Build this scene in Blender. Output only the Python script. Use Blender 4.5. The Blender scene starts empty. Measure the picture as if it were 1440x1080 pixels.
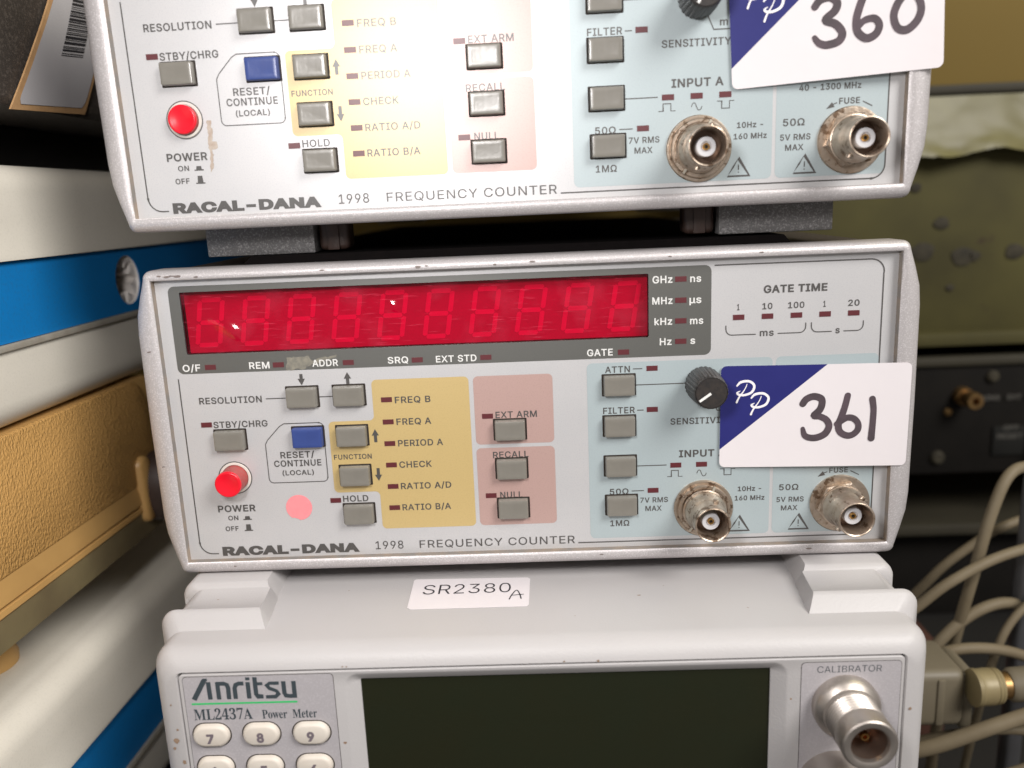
import bpy, bmesh, math, random
from mathutils import Matrix, Vector
from mathutils.geometry import delaunay_2d_cdt
import numpy as np
R = math.radians
random.seed(7)
C = bpy.data.collections.new("scene"); bpy.context.scene.collection.children.link(C)
SC = bpy.context.scene
MM = 0.001

# ------------------------------------------------------------------ camera, world, lamps, exposure
cam = bpy.data.cameras.new("camera"); co = bpy.data.objects.new("camera", cam); C.objects.link(co)
cam.sensor_width = 36; cam.lens = 36 * 1170 / 1440.0
cam.clip_start = 0.01; cam.clip_end = 50
RM = Matrix(((0.9988871, 0.0210466, -0.0422079), (-0.0366905, -0.2155627, -0.9758004), (-0.0296358, 0.9762632, -0.2145506)))
r0, r1, r2 = RM[0], RM[1], RM[2]
rot = Matrix(((r0[0], -r1[0], -r2[0]), (r0[1], -r1[1], -r2[1]), (r0[2], -r1[2], -r2[2])))
co.matrix_world = Matrix.Translation(Vector((3.174, -252.625, 110.654)) * MM) @ rot.to_4x4()
cam.dof.use_dof = True; cam.dof.focus_distance = 0.262; cam.dof.aperture_fstop = 8.5
SC.camera = co

w = bpy.data.worlds.new("World"); SC.world = w; w.use_nodes = True
w.node_tree.nodes["Background"].inputs[0].default_value = (1.0, 0.94, 0.90, 1)
w.node_tree.nodes["Background"].inputs[1].default_value = 0.28
SC.view_settings.view_transform = 'Standard'; SC.view_settings.look = 'None'
SC.view_settings.exposure = 0; SC.view_settings.gamma = 1; SC.view_settings.use_curve_mapping = False

def area(name, loc, target, size, power, col):
    l = bpy.data.lights.new(name, 'AREA'); l.shape = 'DISK'; l.size = size; l.energy = power; l.color = col
    o = bpy.data.objects.new(name, l); C.objects.link(o); o.location = loc
    o.rotation_euler = (Vector(target) - Vector(loc)).to_track_quat('-Z', 'Y').to_euler()
    return o
area("work_lamp", (-0.066, -0.252, 0.186), (0.0, 0.0, 0.06), 0.055, 0.55, (1.0, 0.965, 0.955))
area("ceiling_light", (0.75, -0.75, 0.85), (-0.16, 0.05, 0), 0.6, 18.0, (1.0, 0.965, 0.93))
area("back_light", (0.70, 0.10, 0.80), (0.30, 0.30, 0.12), 0.25, 0.9, (1.0, 0.93, 0.55))

# ------------------------------------------------------------------ materials
MATS = {}
def mat(name, base, rough=0.5, metal=0.0, base2=None, vscale=400, vamt=0.5, speck=None, sscale=3000, samt=0.5,
        bump=0.0, bscale=2000, spec=0.5, coat=0.0, blot=None, bltscale=40, blth=0.62, vor=False, rvar=0.0):
    if name in MATS: return MATS[name]
    m = bpy.data.materials.new(name); m.use_nodes = True; MATS[name] = m
    nt = m.node_tree; N = nt.nodes; L = nt.links; b = N["Principled BSDF"]
    b.inputs["Roughness"].default_value = rough; b.inputs["Metallic"].default_value = metal
    b.inputs["Specular IOR Level"].default_value = spec; b.inputs["Coat Weight"].default_value = coat
    b.inputs["Coat Roughness"].default_value = 0.42; b.inputs["Coat IOR"].default_value = 2.0
    tc = N.new("ShaderNodeTexCoord"); co_ = tc.outputs["Object"]
    def rgb(c):
        n = N.new("ShaderNodeRGB"); n.outputs[0].default_value = (*c, 1); return n.outputs[0]
    def noise(s, d=3, ro=0.6):
        n = N.new("ShaderNodeTexNoise"); n.inputs["Scale"].default_value = s; n.inputs["Detail"].default_value = d
        n.inputs["Roughness"].default_value = ro; L.new(co_, n.inputs["Vector"]); return n.outputs[0]
    def ramp(v, a, c):
        n = N.new("ShaderNodeMapRange"); n.inputs["From Min"].default_value = a; n.inputs["From Max"].default_value = c
        L.new(v, n.inputs["Value"]); return n.outputs[0]
    def mix(f, a, c):
        n = N.new("ShaderNodeMix"); n.data_type = 'RGBA'; L.new(f, n.inputs[0]); L.new(a, n.inputs[6]); L.new(c, n.inputs[7]); return n.outputs[2]
    def mul(v, k):
        n = N.new("ShaderNodeMath"); n.operation = 'MULTIPLY'; L.new(v, n.inputs[0]); n.inputs[1].default_value = k; return n.outputs[0]
    col = rgb(base)
    if base2: col = mix(mul(ramp(noise(vscale), 0.35, 0.7), vamt), col, rgb(base2))
    if speck: col = mix(mul(ramp(noise(sscale, 1), 0.5, 0.75), samt), col, rgb(speck))
    if blot: col = mix(ramp(noise(bltscale, 5, 0.65), blth, blth + 0.06), col, rgb(blot))
    L.new(col, b.inputs["Base Color"])
    if rvar:
        n = N.new("ShaderNodeMath"); n.operation = 'ADD'; L.new(mul(noise(300, 4), rvar), n.inputs[0]); n.inputs[1].default_value = rough - rvar * 0.5
        L.new(n.outputs[0], b.inputs["Roughness"])
    if bump:
        bn = N.new("ShaderNodeBump"); bn.inputs["Strength"].default_value = bump; bn.inputs["Distance"].default_value = 0.0003
        if vor:
            v = N.new("ShaderNodeTexVoronoi"); v.feature = 'SMOOTH_F1'; v.inputs["Scale"].default_value = bscale
            mp = N.new("ShaderNodeMapping"); mp.inputs["Scale"].default_value = vor; mp.inputs["Rotation"].default_value = (R(-25), 0, 0)
            wn = N.new("ShaderNodeTexNoise"); wn.inputs["Scale"].default_value = bscale * 0.6; L.new(co_, wn.inputs["Vector"])
            mm = N.new("ShaderNodeVectorMath"); mm.operation = 'SCALE'; mm.inputs["Scale"].default_value = 1.2 / bscale
            L.new(wn.outputs["Color"], mm.inputs[0])
            ad = N.new("ShaderNodeVectorMath"); ad.operation = 'ADD'; L.new(co_, ad.inputs[0]); L.new(mm.outputs[0], ad.inputs[1])
            L.new(ad.outputs[0], mp.inputs[0]); L.new(mp.outputs[0], v.inputs["Vector"]); h = v.outputs["Distance"]
            bn.inputs["Distance"].default_value = 0.0009
        else: h = noise(bscale, 2)
        L.new(h, bn.inputs["Height"]); L.new(bn.outputs[0], b.inputs["Normal"])
    return m

m_panel = mat("panel_paint", (0.60, 0.595, 0.60), 0.43, 0.28, blot=(0.40, 0.36, 0.33), bltscale=900, blth=0.78, base2=(0.545, 0.55, 0.56), vscale=60, speck=(0.46, 0.46, 0.49), sscale=2600, samt=0.5, bump=0.04, bscale=2600, spec=1.0, coat=0.6)
def prt(name, c, sp=None): return mat(name, c, 0.43, 0.0 if sp is None else 0.2, speck=sp, sscale=2600, samt=0.5, bump=0.04, bscale=2600, spec=1.0 if sp else 0.5, coat=0.6)
m_ink = prt("printed_grey_ink", (0.052, 0.048, 0.045))
m_inkw = prt("printed_white_ink", (0.72, 0.72, 0.70))
m_grey = prt("display_surround_print", (0.085, 0.086, 0.076), (0.065, 0.065, 0.058))
m_yel = prt("yellow_print", (0.60, 0.44, 0.17), (0.50, 0.35, 0.13))
m_pnk = prt("rose_print", (0.50, 0.325, 0.29), (0.40, 0.24, 0.21))
m_blu = prt("pale_blue_print", (0.42, 0.50, 0.52), (0.36, 0.43, 0.46))
m_bezel = mat("silver_cast_paint", (0.50, 0.475, 0.475), 0.42, 0.35, speck=(0.74, 0.71, 0.72), sscale=2600, samt=0.7, bump=0.32, bscale=2400, spec=0.5, blot=(0.28, 0.24, 0.2), bltscale=160, blth=0.73)
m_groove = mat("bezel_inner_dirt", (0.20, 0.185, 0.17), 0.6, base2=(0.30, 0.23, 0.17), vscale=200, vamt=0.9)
m_case = mat("dark_brown_case_paint", (0.022, 0.018, 0.017), 0.55, base2=(0.05, 0.04, 0.035), vscale=500, bump=0.3, bscale=1500)
m_lid = mat("black_lid_paint", (0.005, 0.004, 0.004), 0.9, base2=(0.008, 0.006, 0.006), vscale=300, spec=0.08)
m_foot = mat("grey_textured_foot_plastic", (0.115, 0.112, 0.11), 0.36, speck=(0.30, 0.29, 0.29), sscale=1900, samt=0.9, bump=0.8, bscale=1500, spec=0.5)
m_btn = mat("grey_beige_button_plastic", (0.20, 0.188, 0.162), 0.31, base2=(0.17, 0.16, 0.138), vscale=250, bump=0.12, bscale=500, spec=1.0)
m_btnb = mat("blue_button_plastic", (0.035, 0.065, 0.235), 0.33, base2=(0.03, 0.05, 0.19), vscale=250, bump=0.06, bscale=900, spec=0.6)
m_hole = mat("button_hole_black", (0.02, 0.013, 0.009), 0.7)
m_led = mat("unlit_red_indicator", (0.10, 0.004, 0.010), 0.43, base2=(0.07, 0.004, 0.008), vscale=900, spec=0.4, coat=0.45)
m_red = mat("red_button_plastic", (0.78, 0.006, 0.022), 0.28, base2=(0.70, 0.006, 0.02), vscale=200, spec=0.55)
m_redside = mat("grubby_red_plastic", (0.42, 0.035, 0.035), 0.5, base2=(0.34, 0.12, 0.10), vscale=700, vamt=0.8)
m_white = mat("white_plastic_ring", (0.66, 0.63, 0.58), 0.45, base2=(0.55, 0.51, 0.45), vscale=300)
m_knob = mat("black_knob_plastic", (0.020, 0.018, 0.018), 0.45, base2=(0.045, 0.036, 0.030), vscale=700, vamt=0.7, bump=0.25, bscale=1200)
m_mark = mat("white_pointer_paint", (0.8, 0.8, 0.78), 0.5)
m_bnc = mat("tarnished_nickel", (0.56, 0.475, 0.39), 0.38, 0.9, base2=(0.42, 0.325, 0.245), vscale=300, vamt=1.0, bump=0.35, bscale=900, blot=(0.20, 0.135, 0.09), bltscale=330, blth=0.56, rvar=0.25)
m_nconn = mat("bright_nickel", (0.54, 0.495, 0.45), 0.42, 0.95, base2=(0.55, 0.49, 0.44), vscale=250, bump=0.06, bscale=600, rvar=0.15)
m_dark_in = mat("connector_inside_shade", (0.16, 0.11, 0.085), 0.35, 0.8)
m_dark_n = mat("connector_bore_metal", (0.34, 0.25, 0.20), 0.32, 0.85, base2=(0.25, 0.17, 0.13), vscale=200)
m_bench = mat("black_bench_top", (0.010, 0.009, 0.008), 0.7, base2=(0.016, 0.014, 0.012), vscale=20)
m_ptfe = mat("white_insulator", (0.60, 0.60, 0.62), 0.4)
m_gold = mat("gold_contact", (0.72, 0.42, 0.14), 0.28, 1.0)
m_black = mat("deep_black", (0.006, 0.005, 0.005), 0.6)
m_paper = mat("white_sticker_paper", (0.74, 0.70, 0.715), 0.5, base2=(0.71, 0.67, 0.685), vscale=60, bump=0.12, bscale=250)
m_paperb = mat("sticker_blue_print", (0.014, 0.016, 0.145), 0.45, base2=(0.02, 0.022, 0.17), vscale=90, bump=0.1, bscale=250)
m_marker = mat("marker_pen_ink", (0.062, 0.048, 0.055), 0.5, base2=(0.10, 0.07, 0.085), vscale=260, vamt=0.9)
m_paperw = mat("sticker_white_print", (0.86, 0.83, 0.85), 0.5)
m_dot = mat("pink_dot_paper", (0.82, 0.27, 0.29), 0.6, base2=(0.78, 0.22, 0.25), vscale=400, bump=0.2, bscale=500)
m_resid = mat("old_tape_residue", (0.24, 0.225, 0.18), 0.6, base2=(0.15, 0.145, 0.125), vscale=500, vamt=1.0)
m_dirt = mat("brown_grime", (0.26, 0.17, 0.11), 0.7, base2=(0.36, 0.28, 0.21), vscale=900)
m_chip = mat("chipped_paint_metal", (0.16, 0.13, 0.12), 0.6, base2=(0.26, 0.22, 0.2), vscale=900)
m_stain = mat("brown_glue_stain", (0.40, 0.32, 0.26), 0.7, base2=(0.5, 0.44, 0.38), vscale=600, vamt=1.0)
m_anr = mat("warm_white_moulded_plastic", (0.472, 0.457, 0.455), 0.46, base2=(0.452, 0.437, 0.435), vscale=30, blot=(0.30, 0.24, 0.19), bltscale=420, blth=0.775, bump=0.22, bscale=1500, spec=0.5)
m_anrp = mat("grey_label_panel", (0.40, 0.38, 0.395), 0.42, speck=(0.52, 0.50, 0.52), sscale=2500, bump=0.08, bscale=2500)
m_anrd = mat("dark_seam", (0.05, 0.042, 0.036), 0.7)
m_key = mat("cream_key_rubber", (0.66, 0.61, 0.54), 0.48, base2=(0.62, 0.55, 0.47), vscale=150, bump=0.1, bscale=800)
m_keyink = mat("grey_violet_key_ink", (0.17, 0.14, 0.16), 0.5)
m_logo = mat("dark_slate_logo_ink", (0.045, 0.06, 0.07), 0.42)
m_green = mat("green_line_ink", (0.04, 0.52, 0.15), 0.42)
m_lcd = mat("dark_lcd_glass", (0.016, 0.019, 0.010), 0.16, base2=(0.020, 0.018, 0.008), vscale=25, spec=0.5, rvar=0.1, blot=(0.10, 0.10, 0.08), bltscale=520, blth=0.775)
m_cream = mat("cream_extrusion_paint", (0.74, 0.70, 0.61), 0.46, base2=(0.68, 0.64, 0.55), vscale=35, speck=(0.5, 0.47, 0.40), sscale=1300, samt=0.2, bump=0.06, bscale=900, blot=(0.40, 0.34, 0.26), bltscale=130, blth=0.79)
m_stripe = mat("blue_side_paint", (0.004, 0.19, 0.52), 0.5, base2=(0.004, 0.165, 0.45), vscale=30, speck=(0.02, 0.14, 0.36), sscale=900, samt=0.4, bump=0.12, bscale=900)
m_lip = mat("worn_aluminium_lip", (0.50, 0.47, 0.40), 0.45, 0.4, base2=(0.36, 0.31, 0.24), vscale=200)
m_sock = mat("grey_socket_plastic", (0.66, 0.62, 0.58), 0.4, base2=(0.60, 0.55, 0.50), vscale=120)
m_tan = mat("tan_leather_grain_plastic", (0.53, 0.30, 0.095), 0.58, base2=(0.45, 0.25, 0.078), vscale=40, bump=0.6, bscale=1500, vor=(1.0, 1.0, 0.6), spec=0.5)
m_tans = mat("tan_smooth_plastic", (0.53, 0.315, 0.11), 0.45, base2=(0.46, 0.265, 0.09), vscale=60, bump=0.05, bscale=800)
m_tray = mat("olive_base_tray", (0.23, 0.185, 0.095), 0.5, base2=(0.17, 0.13, 0.07), vscale=50, vamt=0.9, bump=0.1, bscale=900)
m_hub = mat("dark_brown_hub", (0.035, 0.02, 0.015), 0.5, base2=(0.06, 0.035, 0.027), vscale=200)
m_blackbox = mat("dark_brown_vinyl", (0.050, 0.042, 0.036), 0.50, speck=(0.12, 0.10, 0.085), sscale=1000, samt=0.7, bump=0.4, bscale=900)
m_card = mat("brown_card", (0.50, 0.30, 0.14), 0.7, base2=(0.33, 0.18, 0.08), vscale=300)
m_tagp = mat("grey_white_label_paper", (0.47, 0.455, 0.465), 0.55, base2=(0.43, 0.415, 0.425), vscale=50, bump=0.8, bscale=45)
m_wall = mat("ochre_wall_paint", (0.21, 0.145, 0.042), 0.7, spec=0.15, base2=(0.19, 0.135, 0.045), vscale=9)
m_olive = mat("old_olive_enamel", (0.095, 0.085, 0.030), 0.7, base2=(0.060, 0.053, 0.022), spec=0.2, vscale=12, vamt=1.0, blot=(0.05, 0.035, 0.022), bltscale=28, blth=0.64)
m_corr = mat("corroded_metal", (0.022, 0.018, 0.010), 0.8, base2=(0.05, 0.042, 0.024), vscale=120, vamt=1.0)
m_film = mat("yellowed_plastic_film", (0.15, 0.135, 0.045), 0.4, base2=(0.12, 0.105, 0.033), vscale=30, vamt=0.9, spec=0.35)
m_shelf = mat("dark_olive_shelf", (0.035, 0.030, 0.017), 0.7, base2=(0.022, 0.018, 0.011), vscale=20)
m_rack = mat("black_crackle_panel", (0.006, 0.005, 0.004), 0.8, base2=(0.011, 0.009, 0.007), vscale=60, spec=0.2)
m_brass = mat("old_brass", (0.32, 0.20, 0.08), 0.4, 0.9, base2=(0.2, 0.11, 0.06), vscale=200)
m_faint = mat("faint_panel_lettering", (0.085, 0.08, 0.07), 0.6)
m_glamp = mat("green_lens", (0.10, 0.30, 0.04), 0.3)
m_cable = mat("grey_beige_cable", (0.19, 0.155, 0.10), 0.55, base2=(0.13, 0.10, 0.06), vscale=60, spec=0.25)
m_boot = mat("ivory_adaptor_plastic", (0.17, 0.145, 0.10), 0.5, base2=(0.14, 0.12, 0.08), vscale=60)
m_plug = mat("yellowed_plug_shell", (0.27, 0.22, 0.115), 0.45, 0.1, base2=(0.22, 0.17, 0.085), vscale=80)
m_post = mat("grey_steel_post", (0.11, 0.11, 0.115), 0.35, 0.5)
m_redbox = mat("dull_red_brown_panel", (0.075, 0.030, 0.020), 0.6)
m_board = mat("display_board", (0.50, 0.49, 0.49), 0.6, base2=(0.43, 0.42, 0.42), vscale=200)
m_seg = mat("led_segment", (0.74, 0.74, 0.74), 0.5)
m_text = mat("black_sticker_ink", (0.02, 0.02, 0.025), 0.5)

def window_mat():
    m = bpy.data.materials.new("red_filter_acrylic"); m.use_nodes = True; nt = m.node_tree; N = nt.nodes; L = nt.links
    N.clear(); out = N.new("ShaderNodeOutputMaterial"); tr = N.new("ShaderNodeBsdfTransparent"); tr.inputs[0].default_value = (0.88, 0.012, 0.19, 1)
    gl = N.new("ShaderNodeBsdfGlossy"); gl.inputs["Roughness"].default_value = 0.08
    sc = N.new("ShaderNodeBsdfDiffuse"); sc.inputs[0].default_value = (0.60, 0.06, 0.11, 1)
    lw = N.new("ShaderNodeFresnel"); lw.inputs[0].default_value = 1.49
    m1 = N.new("ShaderNodeMixShader"); m2 = N.new("ShaderNodeMixShader"); tc = N.new("ShaderNodeTexCoord")
    def nz(s, d, mp=None, lo=.5, hi=.8, k=1.0):
        n = N.new("ShaderNodeTexNoise"); n.inputs["Scale"].default_value = s; n.inputs["Detail"].default_value = d
        if mp:
            q = N.new("ShaderNodeMapping"); q.inputs["Rotation"].default_value = (0, mp[0], 0); q.inputs["Scale"].default_value = mp[1]; L.new(tc.outputs["Object"], q.inputs[0]); L.new(q.outputs[0], n.inputs["Vector"])
        else: L.new(tc.outputs["Object"], n.inputs["Vector"])
        r_ = N.new("ShaderNodeMapRange"); r_.inputs[1].default_value = lo; r_.inputs[2].default_value = hi; r_.inputs[4].default_value = k; L.new(n.outputs[0], r_.inputs[0]); return r_.outputs[0]
    a = nz(70, 7, None, .50, .82, .34); b = nz(120, 3, (R(38), (1, 1, 16)), .63, .70, .32); c = nz(90, 3, (R(-12), (1, 1, 22)), .65, .71, .30)
    s1 = N.new("ShaderNodeMath"); s1.operation = 'ADD'; L.new(a, s1.inputs[0]); L.new(b, s1.inputs[1])
    s2 = N.new("ShaderNodeMath"); s2.operation = 'ADD'; L.new(s1.outputs[0], s2.inputs[0]); L.new(c, s2.inputs[1])
    L.new(s2.outputs[0], m1.inputs[0]); L.new(tr.outputs[0], m1.inputs[1]); L.new(sc.outputs[0], m1.inputs[2])
    L.new(lw.outputs[0], m2.inputs[0]); L.new(m1.outputs[0], m2.inputs[1]); L.new(gl.outputs[0], m2.inputs[2])
    L.new(m2.outputs[0], out.inputs[0]); return m
m_window = window_mat()

# ------------------------------------------------------------------ mesh helpers (millimetres in, metres out)
def finish(name, bm, m, parent=None, smooth=True, angle=35, label=None):
    bmesh.ops.remove_doubles(bm, verts=bm.verts, dist=1e-7)
    bmesh.ops.recalc_face_normals(bm, faces=bm.faces)
    me = bpy.data.meshes.new(name); bm.to_mesh(me); bm.free()
    for mm_ in (m if isinstance(m, (list, tuple)) else [m]): me.materials.append(mm_)
    if smooth:
        for p in me.polygons: p.use_smooth = True
        me.set_sharp_from_angle(angle=R(angle))
    return link(name, me, parent, label)
def link(name, me, parent=None, label=None):
    o = bpy.data.objects.new(name, me); C.objects.link(o)
    if parent: o.parent = parent
    if label: o['label'] = label
    return o
def V(bm, p): return bm.verts.new((p[0] * MM, p[1] * MM, p[2] * MM))
def loft(bm, rings, closed=True, cap0=False, cap1=False, mi=None):
    vr = [[V(bm, p) for p in r] for r in rings]; n = len(rings[0])
    for i in range(len(vr) - 1):
        for k in range(n if closed else n - 1):
            a, b, c, d = vr[i][k], vr[i][(k + 1) % n], vr[i + 1][(k + 1) % n], vr[i + 1][k]
            try:
                f = bm.faces.new((a, b, c, d))
                if mi is not None: f.material_index = mi[i] if isinstance(mi, (list, tuple)) else mi
            except ValueError: pass
    for flag, r, idx in ((cap0, vr[0], 0), (cap1, vr[-1], -1)):
        if flag:
            f = bm.faces.new(r)
            if mi is not None: f.material_index = mi[idx] if isinstance(mi, (list, tuple)) else mi
    return vr
def box(bm, x0, x1, y0, y1, z0, z1, bev=0.0, seg=2):
    t = bmesh.new(); bmesh.ops.create_cube(t, size=1)
    for v in t.verts: v.co = Vector(((x0 + x1) / 2 + v.co.x * (x1 - x0), (y0 + y1) / 2 + v.co.y * (y1 - y0), (z0 + z1) / 2 + v.co.z * (z1 - z0))) * MM
    if bev: bmesh.ops.bevel(t, geom=list(t.edges), offset=bev * MM, segments=seg, profile=0.5, affect='EDGES')
    merge(bm, t)
def merge(bm, t, M=None):
    if M: bmesh.ops.transform(t, matrix=M, verts=t.verts)
    me = bpy.data.meshes.new("t"); t.to_mesh(me); t.free(); bm.from_mesh(me); bpy.data.meshes.remove(me)
def rr(x0, x1, z0, z1, r, n=5):
    o = []
    for cx, cz, a0 in ((x1 - r, z1 - r, 0), (x0 + r, z1 - r, 90), (x0 + r, z0 + r, 180), (x1 - r, z0 + r, 270)):
        for k in range(n + 1):
            a = R(a0 + 90 * k / n); o.append((cx + r * math.cos(a), cz + r * math.sin(a)))
    return o
def at_y(pts, y): return [(p[0], y, p[1]) for p in pts]
def circ(cx, cz, r, n=48): return [(cx + r * math.cos(2 * math.pi * k / n), cz + r * math.sin(2 * math.pi * k / n)) for k in range(n)]
def lathe(bm, cx, cz, prof, n=48, cap=True):
    """prof: (radius, distance out of the panel); axis along -Y"""
    loft(bm, [at_y(circ(cx, cz, max(r_, 0.001), n), -p) for r_, p in prof], cap0=False, cap1=cap)
def sheet(bm, pts, y):
    bm.faces.new([V(bm, (p[0], y, p[1])) for p in pts])
def ribbon(bm, pts, wdt, y=0.0, ramp=0.0, smooth=True, ends=True, M=None, close=False):
    """flat pen stroke; wdt number or list; M maps (u, v, lift) to a point"""
    P = [Vector(p) for p in pts]
    if smooth and len(P) > 2:
        Q = []; W = []
        for i in range(len(P) - 1):
            a = P[max(i - 1, 0)]; b = P[i]; c = P[i + 1]; d = P[min(i + 2, len(P) - 1)]
            for k in range(6):
                t = k / 6
                Q.append(0.5 * ((2 * b) + (c - a) * t + (2 * a - 5 * b + 4 * c - d) * t * t + (-a + 3 * b - 3 * c + d) * t ** 3))
                W.append((i + t) / (len(P) - 1))
        Q.append(P[-1]); W.append(1.0)
    else: Q = P; W = [i / (len(P) - 1) for i in range(len(P))]
    def wd(t):
        if isinstance(wdt, (int, float)): return wdt
        f = t * (len(wdt) - 1); i = min(int(f), len(wdt) - 2); return wdt[i] + (wdt[i + 1] - wdt[i]) * (f - i)
    Lr = []; Rr = []; n = len(Q)
    T = []
    for i in range(n):
        if close: t = (Q[(i + 1) % (n - 1)] - Q[(i - 1) % (n - 1)])
        else: t = Q[min(i + 1, n - 1)] - Q[max(i - 1, 0)]
        if t.length < 1e-9: t = Vector((1, 0))
        T.append(t.normalized())
    mp = M if M else (lambda u, v, l: (u, y - l, v))
    def miter(i):
        if smooth or i in (0, n - 1): return 1.0
        a = (Q[i] - Q[i - 1]).normalized(); return 1.0 / max(0.5, abs(a.dot(T[i])))
    ends = ends and not close
    if ends:
        t = T[0]; h = wd(0) / 2; nrm = Vector((-t.y, t.x))
        for a in (75, 50, 25):
            p = Q[0] - t * h * math.sin(R(a)) ; q = nrm * h * math.cos(R(a))
            Lr.append(V(bm, mp(*(p + q), 0))); Rr.append(V(bm, mp(*(p - q), 0)))
    for i in range(n):
        t = T[i]; h = wd(W[i]) / 2 * miter(i); nrm = Vector((-t.y, t.x)); l = ramp * W[i]
        Lr.append(V(bm, mp(*(Q[i] + nrm * h), l))); Rr.append(V(bm, mp(*(Q[i] - nrm * h), l)))
    if ends:
        t = T[-1]; h = wd(1) / 2; nrm = Vector((-t.y, t.x))
        for a in (25, 50, 75):
            p = Q[-1] + t * h * math.sin(R(a)); q = nrm * h * math.cos(R(a))
            Lr.append(V(bm, mp(*(p + q), ramp))); Rr.append(V(bm, mp(*(p - q), ramp)))
    for i in range(len(Lr) - 1): bm.faces.new((Lr[i], Lr[i + 1], Rr[i + 1], Rr[i]))
def tube(bm, pts, r, n=14, smooth=6, caps=True):
    P = [Vector(p) for p in pts]; Q = []
    for i in range(len(P) - 1):
        a = P[max(i - 1, 0)]; b = P[i]; c = P[i + 1]; d = P[min(i + 2, len(P) - 1)]
        for k in range(smooth):
            t = k / smooth; Q.append(0.5 * ((2 * b) + (c - a) * t + (2 * a - 5 * b + 4 * c - d) * t * t + (-a + 3 * b - 3 * c + d) * t ** 3))
    Q.append(P[-1]); rings = []; up = Vector((0, 1, 0.01))
    for i, q in enumerate(Q):
        t = (Q[min(i + 1, len(Q) - 1)] - Q[max(i - 1, 0)]).normalized(); s = t.cross(up).normalized(); u = s.cross(t)
        rings.append([tuple(q + (s * math.cos(2 * math.pi * k / n) + u * math.sin(2 * math.pi * k / n)) * r) for k in range(n)])
    loft(bm, rings, cap0=caps, cap1=caps)

# ------------------------------------------------------------------ lettering
import os
def font(*names):
    for nme in names:
        try:
            p = os.path.join(bpy.utils.system_resource('DATAFILES', path='fonts'), nme)
            if os.path.exists(p): return bpy.data.fonts.load(p)
        except Exception: pass
    return None
F_SANS = font("Inter.woff2"); F_MATH = font("NotoSansMath-Regular.woff2")
def raw_text(s, f, off, space=1.0):
    """letter outlines as clean faces: every outer contour is filled by itself with the holes inside it, so overlapping strokes of a glyph stay whole"""
    cu = bpy.data.curves.new("t", 'FONT'); cu.body = s; cu.size = 1.0; cu.space_character = space; cu.resolution_u = 4; cu.fill_mode = 'NONE'
    if f: cu.font = f
    o = bpy.data.objects.new("t", cu); SC.collection.objects.link(o)
    dg = bpy.context.evaluated_depsgraph_get(); me = bpy.data.meshes.new_from_object(o.evaluated_get(dg))
    nb = {}
    for e in me.edges:
        a, b = e.vertices; nb.setdefault(a, []).append(b); nb.setdefault(b, []).append(a)
    seen = set(); loops = []
    for v0 in range(len(me.vertices)):
        if v0 in seen or v0 not in nb: continue
        lp = [v0]; seen.add(v0); cur = max(nb[v0]) if v0 + 1 not in nb[v0] else v0 + 1
        while cur not in seen:
            seen.add(cur); lp.append(cur); nx = [q for q in nb[cur] if q not in seen]
            if not nx: break
            cur = nx[0]
        P = [Vector((me.vertices[q].co.x, me.vertices[q].co.y)) for q in lp]
        P = [p for k, p in enumerate(P) if (p - P[k - 1]).length > 1e-5]
        if len(P) > 2: loops.append(P)
    bpy.data.objects.remove(o); bpy.data.curves.remove(cu); bpy.data.meshes.remove(me)
    if not loops: return [], []
    ar = lambda P: sum(P[k - 1].x * P[k].y - P[k].x * P[k - 1].y for k in range(len(P))) / 2
    A = [ar(P) for P in loops]; sg = 1 if A[max(range(len(A)), key=lambda k: abs(A[k]))] > 0 else -1
    def grow(P):
        if abs(off) < 1e-6: return P
        Q = []
        for k in range(len(P)):
            d0 = (P[k] - P[k - 1]).normalized(); d1 = (P[(k + 1) % len(P)] - P[k]).normalized()
            n0 = Vector((d0.y, -d0.x)) * sg; n1 = Vector((d1.y, -d1.x)) * sg; q = n0 + n1
            if q.length < 1e-4: q = n0.copy()
            q.normalize(); Q.append(P[k] + q * off / max(.55, q.dot(n0)))
        return Q
    loops = [grow(P) for P in loops]
    loops.sort(key=lambda P: min(p.x for p in P)); groups = []
    for P in loops:                                          # one group per glyph
        lo, hi = min(p.x for p in P), max(p.x for p in P)
        if groups and lo < groups[-1][0]: groups[-1][1].append(P); groups[-1][0] = max(groups[-1][0], hi)
        else: groups.append([hi, [P]])
    vs, fs = [], []
    for _, ps in groups:
        pts = []; ed = []; sa = []; sb = []
        for P in ps:
            b0 = len(pts); pts += P; n = len(P); ed += [(b0 + k, b0 + (k + 1) % n) for k in range(n)]
            sa += [tuple(p) for p in P]; sb += [tuple(P[(k + 1) % n]) for k in range(n)]
        ov, _, of, _, _, _ = delaunay_2d_cdt(pts, ed, [], 0, 1e-6)
        if not of: continue
        sa = np.array(sa); sb = np.array(sb); ctr = np.array([[(ov[t[0]][q] + ov[t[1]][q] + ov[t[2]][q]) / 3 for q in (0, 1)] for t in of])
        up = (sa[None, :, 1] <= ctr[:, 1:2]) & (sb[None, :, 1] > ctr[:, 1:2]); dn = (sa[None, :, 1] > ctr[:, 1:2]) & (sb[None, :, 1] <= ctr[:, 1:2])
        side = (sb[None, :, 0] - sa[None, :, 0]) * (ctr[:, 1:2] - sa[None, :, 1]) - (ctr[:, 0:1] - sa[None, :, 0]) * (sb[None, :, 1] - sa[None, :, 1])
        wn = ((up & (side > 0)).astype(int) - (dn & (side < 0)).astype(int)).sum(axis=1)
        base = len(vs); vs += [(p[0], p[1], 0.0) for p in ov]
        fs += [tuple(base + q for q in t) for t, w_ in zip(of, wn) if w_ * sg > 0]
    used = sorted({q for t in fs for q in t}); ix = {q: k for k, q in enumerate(used)}
    return [vs[q] for q in used], [tuple(ix[q] for q in t) for t in fs]
CAPS = {}
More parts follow.
